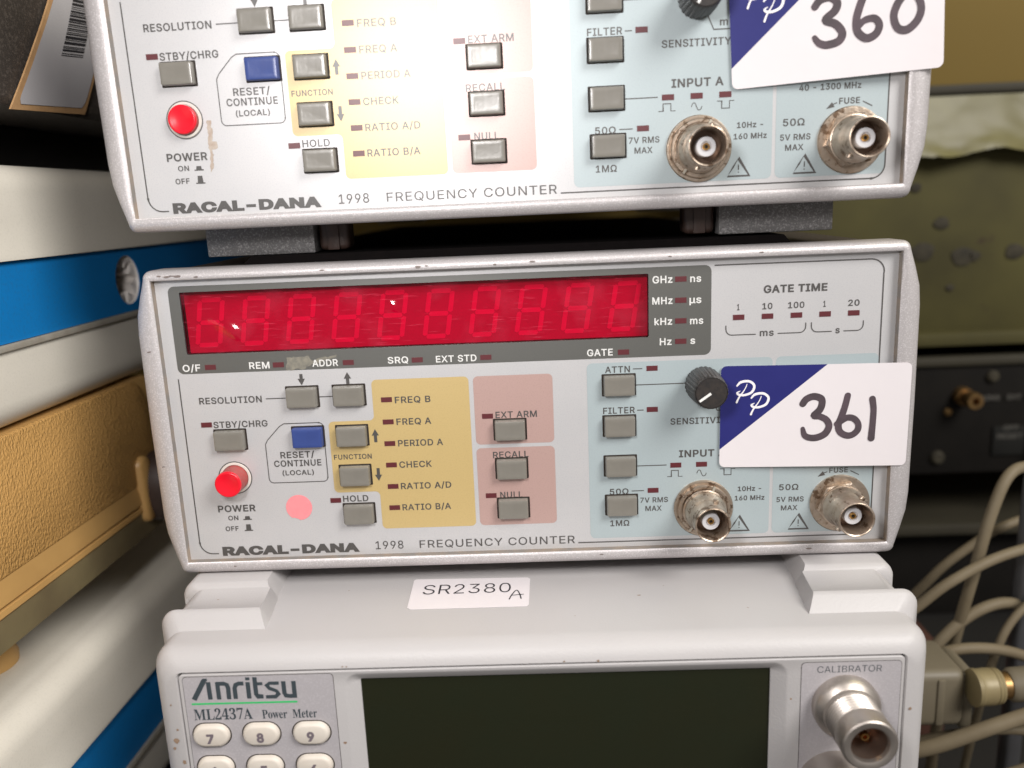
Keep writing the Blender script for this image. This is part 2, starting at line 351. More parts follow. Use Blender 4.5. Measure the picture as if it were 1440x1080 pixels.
def cap_h(f, off):
    k = (f.name if f else '', off)
    if k not in CAPS:
        vs, _ = raw_text("H", f, off); CAPS[k] = max(v[1] for v in vs) - min(v[1] for v in vs)
    return CAPS[k]
def put_text(bm, s, x0, z, x1, h, y, f=F_SANS, off=0.004, space=1.0, slant=0.0, base=True, M=None):
    vs, fs = raw_text(s, f, off, space)
    if not vs: return
    a = min(v[0] for v in vs); b = max(v[0] for v in vs)
    sx = (x1 - x0) / (b - a); sz = h / cap_h(F_SANS, off) if f is F_SANS else h / (max(v[1] for v in vs) - min(v[1] for v in vs))
    mp = M if M else (lambda u, v, l: (u, y - l, v))
    vv = [V(bm, mp(x0 + (v[0] - a) * sx + slant * v[1] * sz, z + v[1] * sz, v[2])) for v in vs]
    for q in fs:
        try: bm.faces.new([vv[i] for i in q])
        except ValueError: pass
TXT = {}
def legend(parent, s, x0, z, x1, h, m, y, off=0.004, space=1.08, f=F_SANS, name="legend"):
    k = (s, x0, z, x1, h, m.name, y)
    if k in TXT: return link(name, TXT[k], parent, 'printed lettering reading ' + s)
    bm = bmesh.new(); put_text(bm, s, x0, z, x1, h, y, f, off, space)
    me = bpy.data.meshes.new(name); bm.to_mesh(me); bm.free(); me.materials.append(m); TXT[k] = me
    return link(name, me, parent, 'printed lettering reading ' + s)
def thing(name, label, cat, M=None, group=None):
    o = bpy.data.objects.new(name, None); C.objects.link(o); o.empty_display_size = 0.02
    o['label'] = label; o['category'] = cat
    if group: o['group'] = group
    if M: o.matrix_world = M
    return o
def tag(o, label, cat, group=None):
    o['label'] = label; o['category'] = cat
    if group: o['group'] = group
    return o

# ------------------------------------------------------------------ frequency counter
def outline(inner=False):
    q = [(0, 94.6)]
    for a in range(0, 91, 18): q.append((112.8 + 2.6 * math.sin(R(a)), 92.0 + 2.6 * math.cos(R(a))))
    q += [(117.2, 86.5), (118.7, 81), (119.2, 75), (119.4, 45), (119.2, 16), (118.7, 10), (117.2, 4.2)]
    for a in range(90, 181, 18): q.append((112.8 + 2.6 * math.sin(R(a)), -1.6 + 2.6 * math.cos(R(a))))
    q.append((0, -4.2))
    return q + [(-x, z) for x, z in q[-2:0:-1]]
OUT = outline()
def inner_of(p, g=0.0): return (max(-112.5 + g, min(112.5 - g, p[0])), max(0 + g, min(91.5 - g, p[1])))
def lerp(a, b, t): return (a[0] + (b[0] - a[0]) * t, a[1] + (b[1] - a[1]) * t)
def build_counter(label, M, pressed, knob_ang, foot_drop, residue):
    t = thing("frequency_counter", label, "frequency counter", M, "frequency counters stacked one on the other")
    # bezel
    bm = bmesh.new()
    IN = [inner_of(p) for p in OUT]
    rings = [at_y(IN, 0.6), at_y(IN, -2.45), at_y([lerp(a, b, 0.06) for a, b in zip(IN, OUT)], -2.75)]
    rings += [at_y([lerp(a, b, k) for a, b in zip(IN, OUT)], y) for k, y in ((0.3, -2.95), (0.6, -2.75), (0.85, -2.0), (0.97, -1.0), (1.0, 0.2))]
    rings += [at_y(OUT, 9.0), at_y([(x * 0.99, 45.2 + (z - 45.2) * 0.985) for x, z in OUT], 10.5), at_y([(x * 0.95, 45.2 + (z - 45.2) * 0.93) for x, z in OUT], 10.6)]
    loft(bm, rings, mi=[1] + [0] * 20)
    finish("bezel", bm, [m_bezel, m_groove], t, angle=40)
    # case behind, its raised lid, and feet
    bm = bmesh.new(); box(bm, -110, 110, 9.5, 330, 1.0, 94.0, 1.2); finish("case", bm, m_case, t)
    bm = bmesh.new()
    a = [(-89.2, 94.05), (-86.0, 97.0), (81.8, 97.0), (84.3, 94.05)]
    loft(bm, [at_y(a, 12.0), at_y(a, 325)], cap0=True, cap1=True); finish("lid", bm, m_lid, t, smooth=False)
    for s in (-1, 1):
        bm = bmesh.new(); xa, xb = sorted((s * 64.0, s * 99.2))
        z1 = -foot_drop
        box(bm, xa, xb, 15.5, 44, z1, 1.2, 0.5); finish("foot", bm, m_foot, t)
        bm = bmesh.new(); xa, xb = sorted((s * 53.4, s * 63.2))
        box(bm, xa, xb, 17.5, 27, z1 + .4, 1.1, 1.8, 3); box(bm, xa + 3, xb - 3, 16.7, 17.6, z1 + .6, 1, .3); finish("foot_post", bm, m_hub, t)
    for s in (-1, 1):
        bm = bmesh.new(); xa, xb = sorted((s * 68.0, s * 96)); box(bm, xa, xb, 280, 305, -foot_drop, 1.2, .5); finish("foot", bm, m_foot, t)
    # panel with a window opening
    p = bmesh.new()
    O = rr(-113, 113, -0.5, 92, 0.05); I2 = rr(-105.3, 38.0, 68.2, 87.6, 0.4)
    loft(p, [at_y(O, 1.2), at_y(O, 0), at_y(I2, 0), at_y(I2, 3.2)], mi=[0, 0, 1])
    panel = finish("front_panel", p, [m_panel, m_black], t, angle=20)
    Y1, Y2 = -0.05, -0.10
    def field(name, outs, m):
        bm = bmesh.new()
        for q in outs: sheet(bm, q, Y1)
        return finish(name, bm, m, panel, smooth=False)
    bm = bmesh.new(); loft(bm, [at_y(rr(-108.7, 56.9, 62.1, 89.5, 2.0), Y1), at_y(rr(-105.3, 38.0, 68.2, 87.6, 0.4), Y1)])
    finish("display_surround", bm, m_grey, panel, smooth=False)
    def arc(cx, cz, r, a0, a1, n=5): return [(cx + r * math.cos(R(a0 + (a1 - a0) * k / n)), cz + r * math.sin(R(a0 + (a1 - a0) * k / n))) for k in range(n + 1)]
    yel = arc(-19.5, 56.6, 1.5, 0, 90) + arc(-46.9, 56.6, 1.5, 90, 180) + arc(-49.9, 46.6, 1.5, 0, -90) + arc(-61.5, 43.6, 1.5, 90, 180) + arc(-61.5, 23.0, 1.5, 180, 270) + arc(-49.9, 20.0, 1.5, 90, 0) + arc(-46.9, 10.2, 1.5, 180, 270) + arc(-19.5, 10.2, 1.5, 270, 360)
    field("yellow_field", [yel], m_yel)
    field("rose_field", [rr(-16.6, 8.1, 35.9, 58.0, 1.5)], m_pnk); field("rose_field", [rr(-16.7, 8.1, 8.8, 34.7, 1.5)], m_pnk)
    field("pale_blue_field", [rr(18.8, 75.8, 3.1, 60.7, 1.6)], m_blu); field("pale_blue_field", [rr(76.8, 108.0, 3.1, 60.7, 1.6)], m_blu)
    # printed lines
    LB = [bmesh.new()]
    def flush(nm):
        finish(nm, LB[0], m_ink, panel, smooth=False); LB[0] = bmesh.new()
    def ln(pts, wd_=0.30, y=Y2, sm=False, nm="printed_line"):
        ribbon(LB[0], pts, wd_, y, smooth=sm, ends=False)
        if nm: flush(nm)
    ln([(-108.9, 60.6), (-108.9, 5.9)] + arc(-104.8, 5.9, 4.1, 180, 270, 6) + [(-103.0, 1.8)], .36)
    ln([(14.8, 1.75), (104.2, 1.75)] + arc(104.2, 5.6, 3.9, 270, 360, 6) + [(108.2, 85.2)] + arc(104.4, 85.4, 3.9, 0, 90, 6) + [(57.8, 89.3)], .38)
    ln([(-82.0, 53.3), (-75.2, 53.3)]); ln([(-65.0, 53.3), (-60.5, 53.3)])
    ln([(33.0, 58.5), (35.9, 58.5)]); ln([(33.6, 53.4), (50.0, 53.4)]); ln([(34.2, 45.3), (36.2, 45.3)]); ln([(33.5, 27.1), (43.3, 27.1)]); ln([(32.2, 18.8), (36.1, 18.8)])
    ln([(57.0, 48.9), (59.0, 44.4), (66, 44.4)])
    ln([(61.4, 70.9)] + arc(63.2, 69.7, 1.8, 180, 270, 5) + [(70.5, 67.9)]); ln([(77.1, 67.9)] + arc(83.7, 69.7, 1.8, 270, 360, 5) + [(85.5, 70.9)])
    ln([(87.2, 70.9)] + arc(89.0, 69.7, 1.8, 180, 270, 5) + [(93.4, 67.9)]); ln([(96.9, 67.9)] + arc(101.0, 69.7, 1.8, 270, 360, 5) + [(102.8, 70.9)])
    bx = [(-83.7, 27.2), (-83.7, 38.4), (-82.9, 39.8), (-78.6, 44.2), (-77.2, 45.0), (-66.2, 45.0)] + arc(-66.2, 43.5, 1.5, 90, 0, 4) + [(-64.7, 27.0)] + arc(-66.2, 27.0, 1.5, 0, -90, 4) + arc(-82.2, 27.0, 1.5, 270, 180, 4)
    ln(bx[1:] + bx[:2], .26)
    for cx, sg in ((45.9, 1), (62.5, -1)):
        z0 = 23.2 if sg > 0 else 25.2
        ln([(cx - 2.4, z0), (cx - 1.1, z0), (cx - 1.1, z0 + sg * 2.0), (cx + 1.1, z0 + sg * 2.0), (cx + 1.1, z0), (cx + 2.4, z0)], .24)
    ln([(52.8, 24.0), (53.3, 25.0), (53.9, 24.9), (54.3, 23.9), (54.8, 23.1), (55.5, 23.3), (55.8, 24.1)], .24, sm=True)
    def arrow(x, z0, z1):
        d = 1 if z1 > z0 else -1
        ln([(x, z0), (x, z1 - d * 2.1)], 1.0, nm=None); sheet(LB[0], [(x - 1.15, z1 - d * 2.1), (x - .5, z1 - d * 2.1), (x + .5, z1 - d * 2.1), (x + 1.15, z1 - d * 2.1), (x, z1)], Y2); flush("printed_arrow")
    arrow(-70.2, 60.8, 57.2); arrow(-55.7, 57.0, 60.9); arrow(-48.4, 37.9, 42.2); arrow(-48.4, 29.3, 25.0)
    for (cx, zb, h_) in ((-92.2, 13.2, 1.1), (-92.2, 9.4, 2.1)):
        sheet(LB[0], [(cx - 1.4, zb), (cx + 1.4, zb), (cx + 1.4, zb + .35), (cx - 1.4, zb + .35)], Y2)
        sheet(LB[0], [(cx - .85, zb + .35), (cx + .85, zb + .35), (cx + .7, zb + h_ + .2), (cx - .7, zb + h_ + .2)], Y2); flush("switch_position_symbol")
    for cx in (85.2, 66.4):
        tr = [(cx, 9.2), (cx - 3.1, 4.2), (cx + 3.1, 4.2)]
        ln([(cx - 1.55, 6.7), (cx, 9.2), (cx + 3.1, 4.2), (cx - 3.1, 4.2), (cx - 1.5, 6.8)], .48, nm="warning_triangle")
        ln([(cx, 7.4), (cx, 5.9)], .32, nm=None); ln([(cx, 5.4), (cx, 5.1)], .32, nm="exclamation_mark")
    ln([(92.7, 22.7), (93.8, 23.1)], .3, nm=None); sheet(LB[0], [(90.8, 21.5), (93.2, 22.0), (92.4, 23.3)], Y2 - .005); flush("printed_arrow")
    ln([(101.0, 23.2), (103.7, 21.8)], .3)
    LB[0].free()
    G = [("GATE TIME", 72.6, 80.45, 91.6, 2.35, .012), ("1", 64.7, 75.5, 65.4, 1.9, 0), ("10", 72.3, 75.5, 75.3, 1.9, 0), ("100", 80.0, 75.5, 84.9, 1.9, 0), ("1", 90.6, 75.5, 91.3, 1.9, 0), ("20", 98.0, 75.5, 101.4, 1.9, 0),
         ("ms", 71.7, 67.3, 75.9, 2.1, .0), ("s", 94.5, 67.3, 95.8, 2.1, .0), ("RESOLUTION", -103.2, 52.3, -83.3, 2.12, 0), ("STBY/CHRG", -99.6, 44.4, -82.3, 2.1, 0),
         ("RESET/", -79.3, 33.7, -68.4, 2.1, 0), ("CONTINUE", -81.6, 30.9, -66.4, 2.1, 0), ("(LOCAL)", -79.2, 27.95, -69.1, 1.65, 0), ("FUNCTION", -62.2, 32.6, -50.1, 1.65, 0),
         ("HOLD", -60.5, 18.35, -52.3, 2.1, 0), ("POWER", -101.5, 16.2, -89.2, 2.3, .006), ("ON", -98.5, 13.3, -95.2, 1.55, 0), ("OFF", -99.8, 9.6, -95.5, 1.6, 0),
         ("RACAL-DANA", -101.7, 1.25, -56.5, 3.15, .040), ("1998", -51.2, 1.65, -42.1, 2.75, -.012), ("FREQUENCY COUNTER", -36.8, 1.65, 13.7, 2.6, -.012),
         ("FREQ B", -41.4, 50.4, -30.2, 2.1, 0), ("FREQ A", -41.4, 43.35, -30.4, 2.1, 0), ("PERIOD A", -41.4, 36.3, -27.1, 2.1, 0), ("CHECK", -41.5, 29.2, -31.1, 2.1, 0), ("RATIO A/D", -41.5, 22.0, -25.3, 2.1, 0), ("RATIO B/A", -41.5, 14.8, -25.8, 2.1, 0),
         ("EXT ARM", -10.1, 44.4, 2.9, 2.1, 0), ("RECALL", -11.5, 31.35, -0.2, 2.1, 0), ("NULL", -9.8, 17.9, -2.6, 2.1, 0),
         ("ATTN", 24.4, 57.55, 32.1, 2.05, 0), ("FILTER", 23.6, 44.5, 33.5, 2.05, 0), ("SENSITIVITY", 44.5, 40.3, 63.9, 2.05, 0), ("INPUT A", 47.2, 29.55, 61.9, 2.35, .008),
         ("50\u03a9", 25.2, 17.75, 31.2, 2.05, 0), ("7V RMS", 34.9, 14.75, 43.7, 1.75, 0), ("MAX", 36.5, 11.9, 41.7, 1.75, 0), ("1M\u03a9", 25.2, 7.1, 31.3, 2.0, 0),
         ("10Hz -", 65.8, 17.6, 73.2, 1.6, .006), ("160 MHz", 64.9, 14.5, 74.3, 1.6, .006), ("FUSE", 94.4, 22.75, 100.2, 1.7, .004), ("50\u03a9", 78.8, 17.45, 84.9, 2.0, 0), ("5V RMS", 78.1, 13.5, 86.7, 1.7, 0), ("MAX", 79.6, 10.65, 84.8, 1.7, 0),
         ("40 - 1300 MHz", 83.1, 26.8, 100.4, 1.75, .004), ("m", 60.7, 45.4, 62.9, 2.0, 0)]
    for s, x0, z, x1, h, o_ in G: legend(panel, s, x0, z, x1, h, m_ink, Y2, o_ + .016)
    for s, x0, z, x1, h in [("O/F", -107.1, 62.95, -101.5, 2.2), ("REM", -86.1, 63.05, -79.7, 2.15), ("ADDR", -66.3, 63.05, -58.2, 2.15), ("SRQ", -42.7, 63.1, -36.3, 2.1), ("EXT STD", -27.7, 62.9, -15.1, 2.1), ("GATE", 19.0, 63.05, 26.9, 2.15),
         ("GHz", 39.2, 84.65, 45.2, 2.2), ("ns", 50.5, 84.6, 53.8, 2.2), ("MHz", 39.1, 78.25, 45.2, 2.2), ("\u00b5s", 50.3, 78.2, 53.9, 2.2), ("kHz", 39.7, 71.9, 45.1, 2.2), ("ms", 50.5, 71.8, 54.5, 2.2), ("Hz", 41.3, 65.65, 44.9, 2.2), ("s", 50.6, 65.7, 52.1, 2.2)]:
        legend(panel, s, x0, z, x1, h, m_inkw, Y2, .018)
    # display: board, ten digits, red acrylic window
    bm = bmesh.new(); box(bm, -106, 38.8, 3.4, 4.2, 67.6, 88.2); finish("display_board", bm, m_board, t, smooth=False)
    k = 1.0095
    for i in range(10):
        bm = bmesh.new(); cx = 3.2 + (-97.1 + i * 14.2 - 3.2) * k; cz = 110.6 + (77.9 - 110.6) * k; hw, hh, q = 4.3, 7.8, 0.75
        sl = lambda x, z: (cx + x + z * 0.17, cz + z)
        def bar(x0, z0, x1, z1):
            if x0 == x1: pts = [(x0 - q, z0 + .5), (x0, z0 + .1), (x0 + q, z0 + .5), (x0 + q, z1 - .5), (x0, z1 - .1), (x0 - q, z1 - .5)]
            else: pts = [(x0 + .5, z0 - q), (x0 + .1, z0), (x0 + .5, z0 + q), (x1 - .5, z0 + q), (x1 - .1, z0), (x1 - .5, z0 - q)]
            sheet(bm, [sl(*p_) for p_ in pts], 3.3)
        for sx in (-1, 1): bar(sx * (hw - q), -hh + .8, sx * (hw - q), -.2); bar(sx * (hw - q), .2, sx * (hw - q), hh - .8)
        for zz in (-hh + q, 0, hh - q): bar(-hw + 1.1, zz, hw - 1.1, zz)
        finish("digit", bm, m_seg, t, smooth=False)
    bm = bmesh.new(); nx, nz = 280, 44; x0, x1, z0, z1 = -105.3, 38.0, 68.2, 87.6
    glint_bumps = [(-90.6, 75.4, 1.12, 4.2, 1.55, -34), (-39.4, 80.4, .7, 2.2, 1.1, -28), (-60, 77, .08, 6, 5, 0), (-10, 79, .1, 8, 5, 10), (22, 77, .1, 6, 6, 0)]  # strong bumps shaped to catch the lamp as highlights, faint ones as waviness
    grid = []
    for j in range(nz + 1):
        row = []
        for i in range(nx + 1):
            x = x0 + (x1 - x0) * i / nx; z = z0 + (z1 - z0) * j / nz; y = 0.9
            for dx, dz, a_, su, sv, an in glint_bumps:
                c_, s_ = math.cos(R(an)), math.sin(R(an)); u = ((x - dx) * c_ + (z - dz) * s_) / su; v = (-(x - dx) * s_ + (z - dz) * c_) / sv
                y -= a_ * math.exp(-(u * u + v * v) / 2) * (0.8 if a_ > .3 else 1)
            row.append(V(bm, (x, y, z)))
        grid.append(row)
    for j in range(nz):
        for i in range(nx): bm.faces.new((grid[j][i], grid[j][i + 1], grid[j + 1][i + 1], grid[j + 1][i]))
    finish("display_window", bm, m_window, t, angle=80)
    # indicator lights
    LED = [(-98.3, 64.0), (-76.9, 64.0), (-55.0, 63.9), (-33.5, 63.9), (-12.2, 63.9), (30.2, 63.9), (47.7, 85.6), (47.7, 79.2), (47.7, 72.9), (47.7, 66.6),
           (65.2, 73.3), (73.9, 73.3), (82.6, 73.3), (91.2, 73.3), (99.8, 73.3), (-44.0, 51.6), (-44.0, 44.4), (-44.0, 37.3), (-44.0, 30.2), (-44.0, 23.0), (-44.0, 15.8),
           (-101.8, 45.5), (-62.9, 18.9), (-12.6, 45.1), (-12.7, 18.8), (38.9, 58.5), (38.9, 45.4), (46.2, 26.95), (54.3, 26.95), (62.4, 26.95), (39.0, 18.8)]
    bm = bmesh.new(); box(bm, -1.72, 1.72, -0.14, 0.3, -0.8, 0.8); tmp = finish("indicator_light", bm, m_led, t, angle=60)
    for i, (x, z) in enumerate(LED):
        o = tmp if i == 0 else link("indicator_light", tmp.data, t); o.location = (x * MM, 0, z * MM)
    # push buttons
    BT = [(-70.3, 53.5), (-55.6, 53.5), (-94.6, 40.4), (-55.7, 40.4), (-55.7, 27.3), (-55.5, 14.3), (-5.7, 40.6), (-5.7, 27.8), (-5.7, 14.5), (28.6, 53.6), (28.6, 40.5), (28.7, 27.4), (28.9, 14.3)]
    def cap_mesh():
        bm = bmesh.new(); loft(bm, [at_y(rr(-4.75, 4.75, -3.15, 3.15, .35), 0.1), at_y(rr(-4.7, 4.7, -3.1, 3.1, .35), -2.1), at_y(rr(-4.55, 4.55, -2.95, 2.95, .35), -2.4), at_y(rr(-4.25, 4.25, -2.65, 2.65, .4), -2.5), at_y(rr(-3.4, 3.4, -1.8, 1.8, .5), -2.42)], cap1=True); return bm
    bo = finish("push_button", cap_mesh(), m_btn, t, angle=28)
    bb = finish("push_button", cap_mesh(), m_btnb, t, angle=28, label="blue push button"); bb.location = (-69.7 * MM, 0, 40.5 * MM)
    bm = bmesh.new(); loft(bm, [at_y(rr(-5.3, 5.3, -3.5, 3.6, .3), Y2 - .02)], cap0=True); ho = finish("button_hole", bm, m_hole, bb, smooth=False)
    for i, (x, z) in enumerate(BT):
        o = bo if i == 0 else link("push_button", bo.data, t); o.location = (x * MM, 0, z * MM)
        link("button_hole", ho.data, o)
    # power button with ring
    px, pz = -94.6, 27.7
    bm = bmesh.new(); lathe(bm, px, pz, [(5.45, 0), (5.45, .12)], cap=False); loft(bm, [at_y(circ(px, pz, 5.45), -.12), at_y(circ(px, pz, 5.1), -.12)])
    finish("ring_outline", bm, m_ink, t, smooth=False)
    bm = bmesh.new(); loft(bm, [at_y(circ(px, pz, 5.15), -.1), at_y(circ(px, pz, 5.0), -.35), at_y(circ(px, pz, 4.35), -.35), at_y(circ(px, pz, 4.3), 0.1)]); finish("power_button_ring", bm, m_white, t)
    tip = 2.4 if pressed else 7.2
    pb = thing_part = None
    bm = bmesh.new(); lathe(bm, px, pz, [(4.2, -1), (4.15, tip - .9)], cap=False); pb = finish("power_button", bm, m_redside, t, angle=30)
    bm = bmesh.new(); lathe(bm, px, pz, [(4.16, tip - .9), (4.16, tip - .35), (4.0, tip - .08), (3.75, tip), (3.4, tip - .05), (2.2, tip - .35), (1, tip - .5), (.01, tip - .52)], n=56, cap=False); finish("button_top", bm, m_red, pb, angle=60)
    # knob
    kx, kz = 54.6, 52.9; n = 72; bm = bmesh.new(); rings = []
    for r_, p_, fl in ((5.7, .3, .22), (5.65, 3, .25), (5.2, 11.4, .25), (5.0, 12.0, .18), (4.85, 12.35, 0), (4.75, 12.4, 0), (4.7, 12.1, 0), (4.6, 12.1, 0), (4.55, 12.4, 0), (.02, 12.45, 0)):
        rings.append([(kx + (r_ - (fl if k % 3 == 0 else 0)) * math.cos(2 * math.pi * k / n), -p_, kz + (r_ - (fl if k % 3 == 0 else 0)) * math.sin(2 * math.pi * k / n)) for k in range(n)])
    loft(bm, rings); kn = finish("sensitivity_knob", bm, m_knob, t, angle=30)
    bm = bmesh.new(); c_, s_ = math.cos(R(knob_ang)), math.sin(R(knob_ang))
    P_ = lambda a, b: (kx + a * c_ - b * s_, kz + a * s_ + b * c_)
    loft(bm, [at_y([P_(.2, -.36), P_(4.3, -.36), P_(4.3, .36), P_(.2, .36)], -12.44), at_y([P_(.2, -.36), P_(4.3, -.36), P_(4.3, .36), P_(.2, .36)], -12.56)], cap1=True)
    finish("pointer_line", bm, m_mark, kn, smooth=False)
    # BNC connectors
    for cx, cz, hexn in ((54.9, 12.4, False), (97.9, 12.7, True)):
        bm = bmesh.new()
        pr_ = [(9.35, 0), (9.35, .7), (9.1, 1.0), (8.7, 1.05)]
        if hexn: pr_ += [(6.9, 1.1), (6.9, 3.9)]
        else: pr_ += [(8.3, 1.0), (8.25, 2.0), (8.0, 2.3), (7.3, 2.35), (7.25, 1.9), (6.9, 1.9), (6.9, 2.9), (6.5, 3.3)]
        pr_ += [(6.6, 4.0), (6.35, 5.4), (5.8, 6.4), (5.6, 8), (5.5, 14.6), (5.42, 15.1), (5.2, 15.2), (4.9, 15.0), (4.6, 13), (4.6, 7.2), (2.8, 7.0)]
        lathe(bm, cx, cz, pr_, n=64, cap=True)
        cn = finish("input_connector", bm, m_bnc, t, angle=32)
        if hexn:
            h2 = bmesh.new(); hx = [(cx + 7.9 * math.cos(R(60 * k + 10)), cz + 7.9 * math.sin(R(60 * k + 10))) for k in range(6)]
            sm = lambda q, f_: [(cx + (x - cx) * f_, cz + (z - cz) * f_) for x, z in q]
            loft(h2, [at_y(hx, -1.0), at_y(hx, -2.9), at_y(sm(hx, .93), -3.3), at_y(sm(hx, .6), -3.3)]); finish("hex_nut", h2, m_bnc, cn, angle=20)
        else:
            h2 = bmesh.new()
            for a_ in (68, 235):
                c_, s_ = math.cos(R(a_)), math.sin(R(a_)); q = [(cx + u * c_ - v * s_, cz + u * s_ + v * c_) for u, v in ((6.9, -.35), (8.3, -.35), (8.3, .35), (6.9, .35))]
                loft(h2, [at_y(q, -2.2), at_y(q, -2.75)], cap1=True)
            finish("ring_slot", h2, m_lip, cn, smooth=False)
        h2 = bmesh.new()
        for a_ in ((70, 250) if not hexn else (55, 235)):
            c_, s_ = math.cos(R(a_)), math.sin(R(a_)); r_ = []
            for k in range(14):
                b_ = 2 * math.pi * k / 14; r_.append((.95 * math.cos(b_), .95 * math.sin(b_)))
            loft(h2, [[(cx + rad * c_ - u * f_ * s_, -9.6 - v * f_, cz + rad * s_ + u * f_ * c_) for u, v in r_] for rad, f_ in ((5.0, 1), (6.4, 1), (6.6, .75))], cap1=True)
        finish("bayonet_lug", h2, m_bnc, cn, angle=40)
        h2 = bmesh.new(); lathe(h2, cx, cz, [(2.75, 7), (2.75, 11.6), (2.6, 11.9), (1.5, 11.9), (1.45, 11.2), (.4, 11.2)], n=40); finish("insulator", h2, m_ptfe, cn)
        h2 = bmesh.new(); lathe(h2, cx, cz, [(1.0, 11), (1.0, 11.9), (.9, 12.0), (.55, 12.0), (.5, 10.5)], n=24, cap=False); pg = finish("contact_pin", h2, m_gold, cn)
        h2 = bmesh.new(); sheet(h2, circ(cx, cz, .53, 16), -11.5); finish("pin_bore", h2, m_black, cn, smooth=False)
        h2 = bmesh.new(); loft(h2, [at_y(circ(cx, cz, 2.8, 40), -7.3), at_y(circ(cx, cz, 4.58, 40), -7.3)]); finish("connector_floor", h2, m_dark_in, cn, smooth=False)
    # residue / stains
    def blob(pts, y, seed, jit=.25):
        rnd = random.Random(seed); o_ = []
        for i in range(len(pts)):
            a, b = Vector(pts[i]), Vector(pts[(i + 1) % len(pts)]); k_ = max(1, int((b - a).length / .7))
            for j in range(k_): q = a.lerp(b, j / k_); o_.append((q.x + rnd.uniform(-jit, jit), q.y + rnd.uniform(-jit, jit)))
        b_ = bmesh.new(); sheet(b_, o_, y); return b_
    if residue == 'tape':
        rnd = random.Random(21)
        for cx_, cz_, r_ in ((-109.5, 92.9, .55), (-107.2, 92.7, .7), (-105.6, 92.9, .45), (-103.9, 92.8, .8), (-98.2, 92.4, .5), (-60, 92.8, .5), (-31, 92.6, .7), (-28.5, 92.9, .4), (-8, 92.4, .45), (3, 92.8, .6), (44, 92.7, .4), (71, 92.8, .5), (-97, -1.5, .35), (22, -1.3, .4), (88, -1.4, .6), (-115.6, 70, .5), (-116, 33, .4), (115.8, 55, .5)):
            q = [(cx_ + r_ * (1.5 + rnd.uniform(-.5, .5)) * math.cos(2 * math.pi * k / 9), cz_ + r_ * (.5 + rnd.uniform(-.2, .2)) * math.sin(2 * math.pi * k / 9)) for k in range(9)]
            b_ = bmesh.new(); sheet(b_, q, -3.0); finish("paint_chip", b_, m_chip, t, smooth=False)
        finish("tape_residue", blob([(-74.0, 66.2), (-67.2, 66.4), (-66.6, 65.0), (-58.4, 66.6), (-58.6, 65.6), (-66.4, 63.6), (-69.5, 62.4), (-74.5, 62.2)], -.09, 3), m_resid, panel, smooth=False)
    else:
        finish("glue_stain", blob([(-88.1, 27.2), (-86.9, 27.0), (-86.9, 24), (-87.0, 21.5), (-85.8, 21.0), (-85.9, 19.6), (-87.3, 18.8), (-87.6, 14.5), (-88.6, 12.6), (-88.4, 18), (-88.2, 23)], -.08, 5), m_stain, panel, smooth=False)
    return t

MU = Matrix(((0.99983, 0.01784, -0.00395), (-0.01789, 0.99976, -0.01271), (0.00373, 0.01278, 0.99991))).to_4x4()
MU = Matrix.Translation(Vector((-2.45, -0.88, 110.56)) * MM) @ MU
build_counter("middle frequency counter, its red ten-digit display in full view, bearing the sticker marked 361", Matrix.Identity(4), False, 215, 10.3, 'tape')
build_counter("topmost frequency counter, its upper half out of frame, bearing the sticker marked 360", MU, True, 240, 13.4, 'stain')

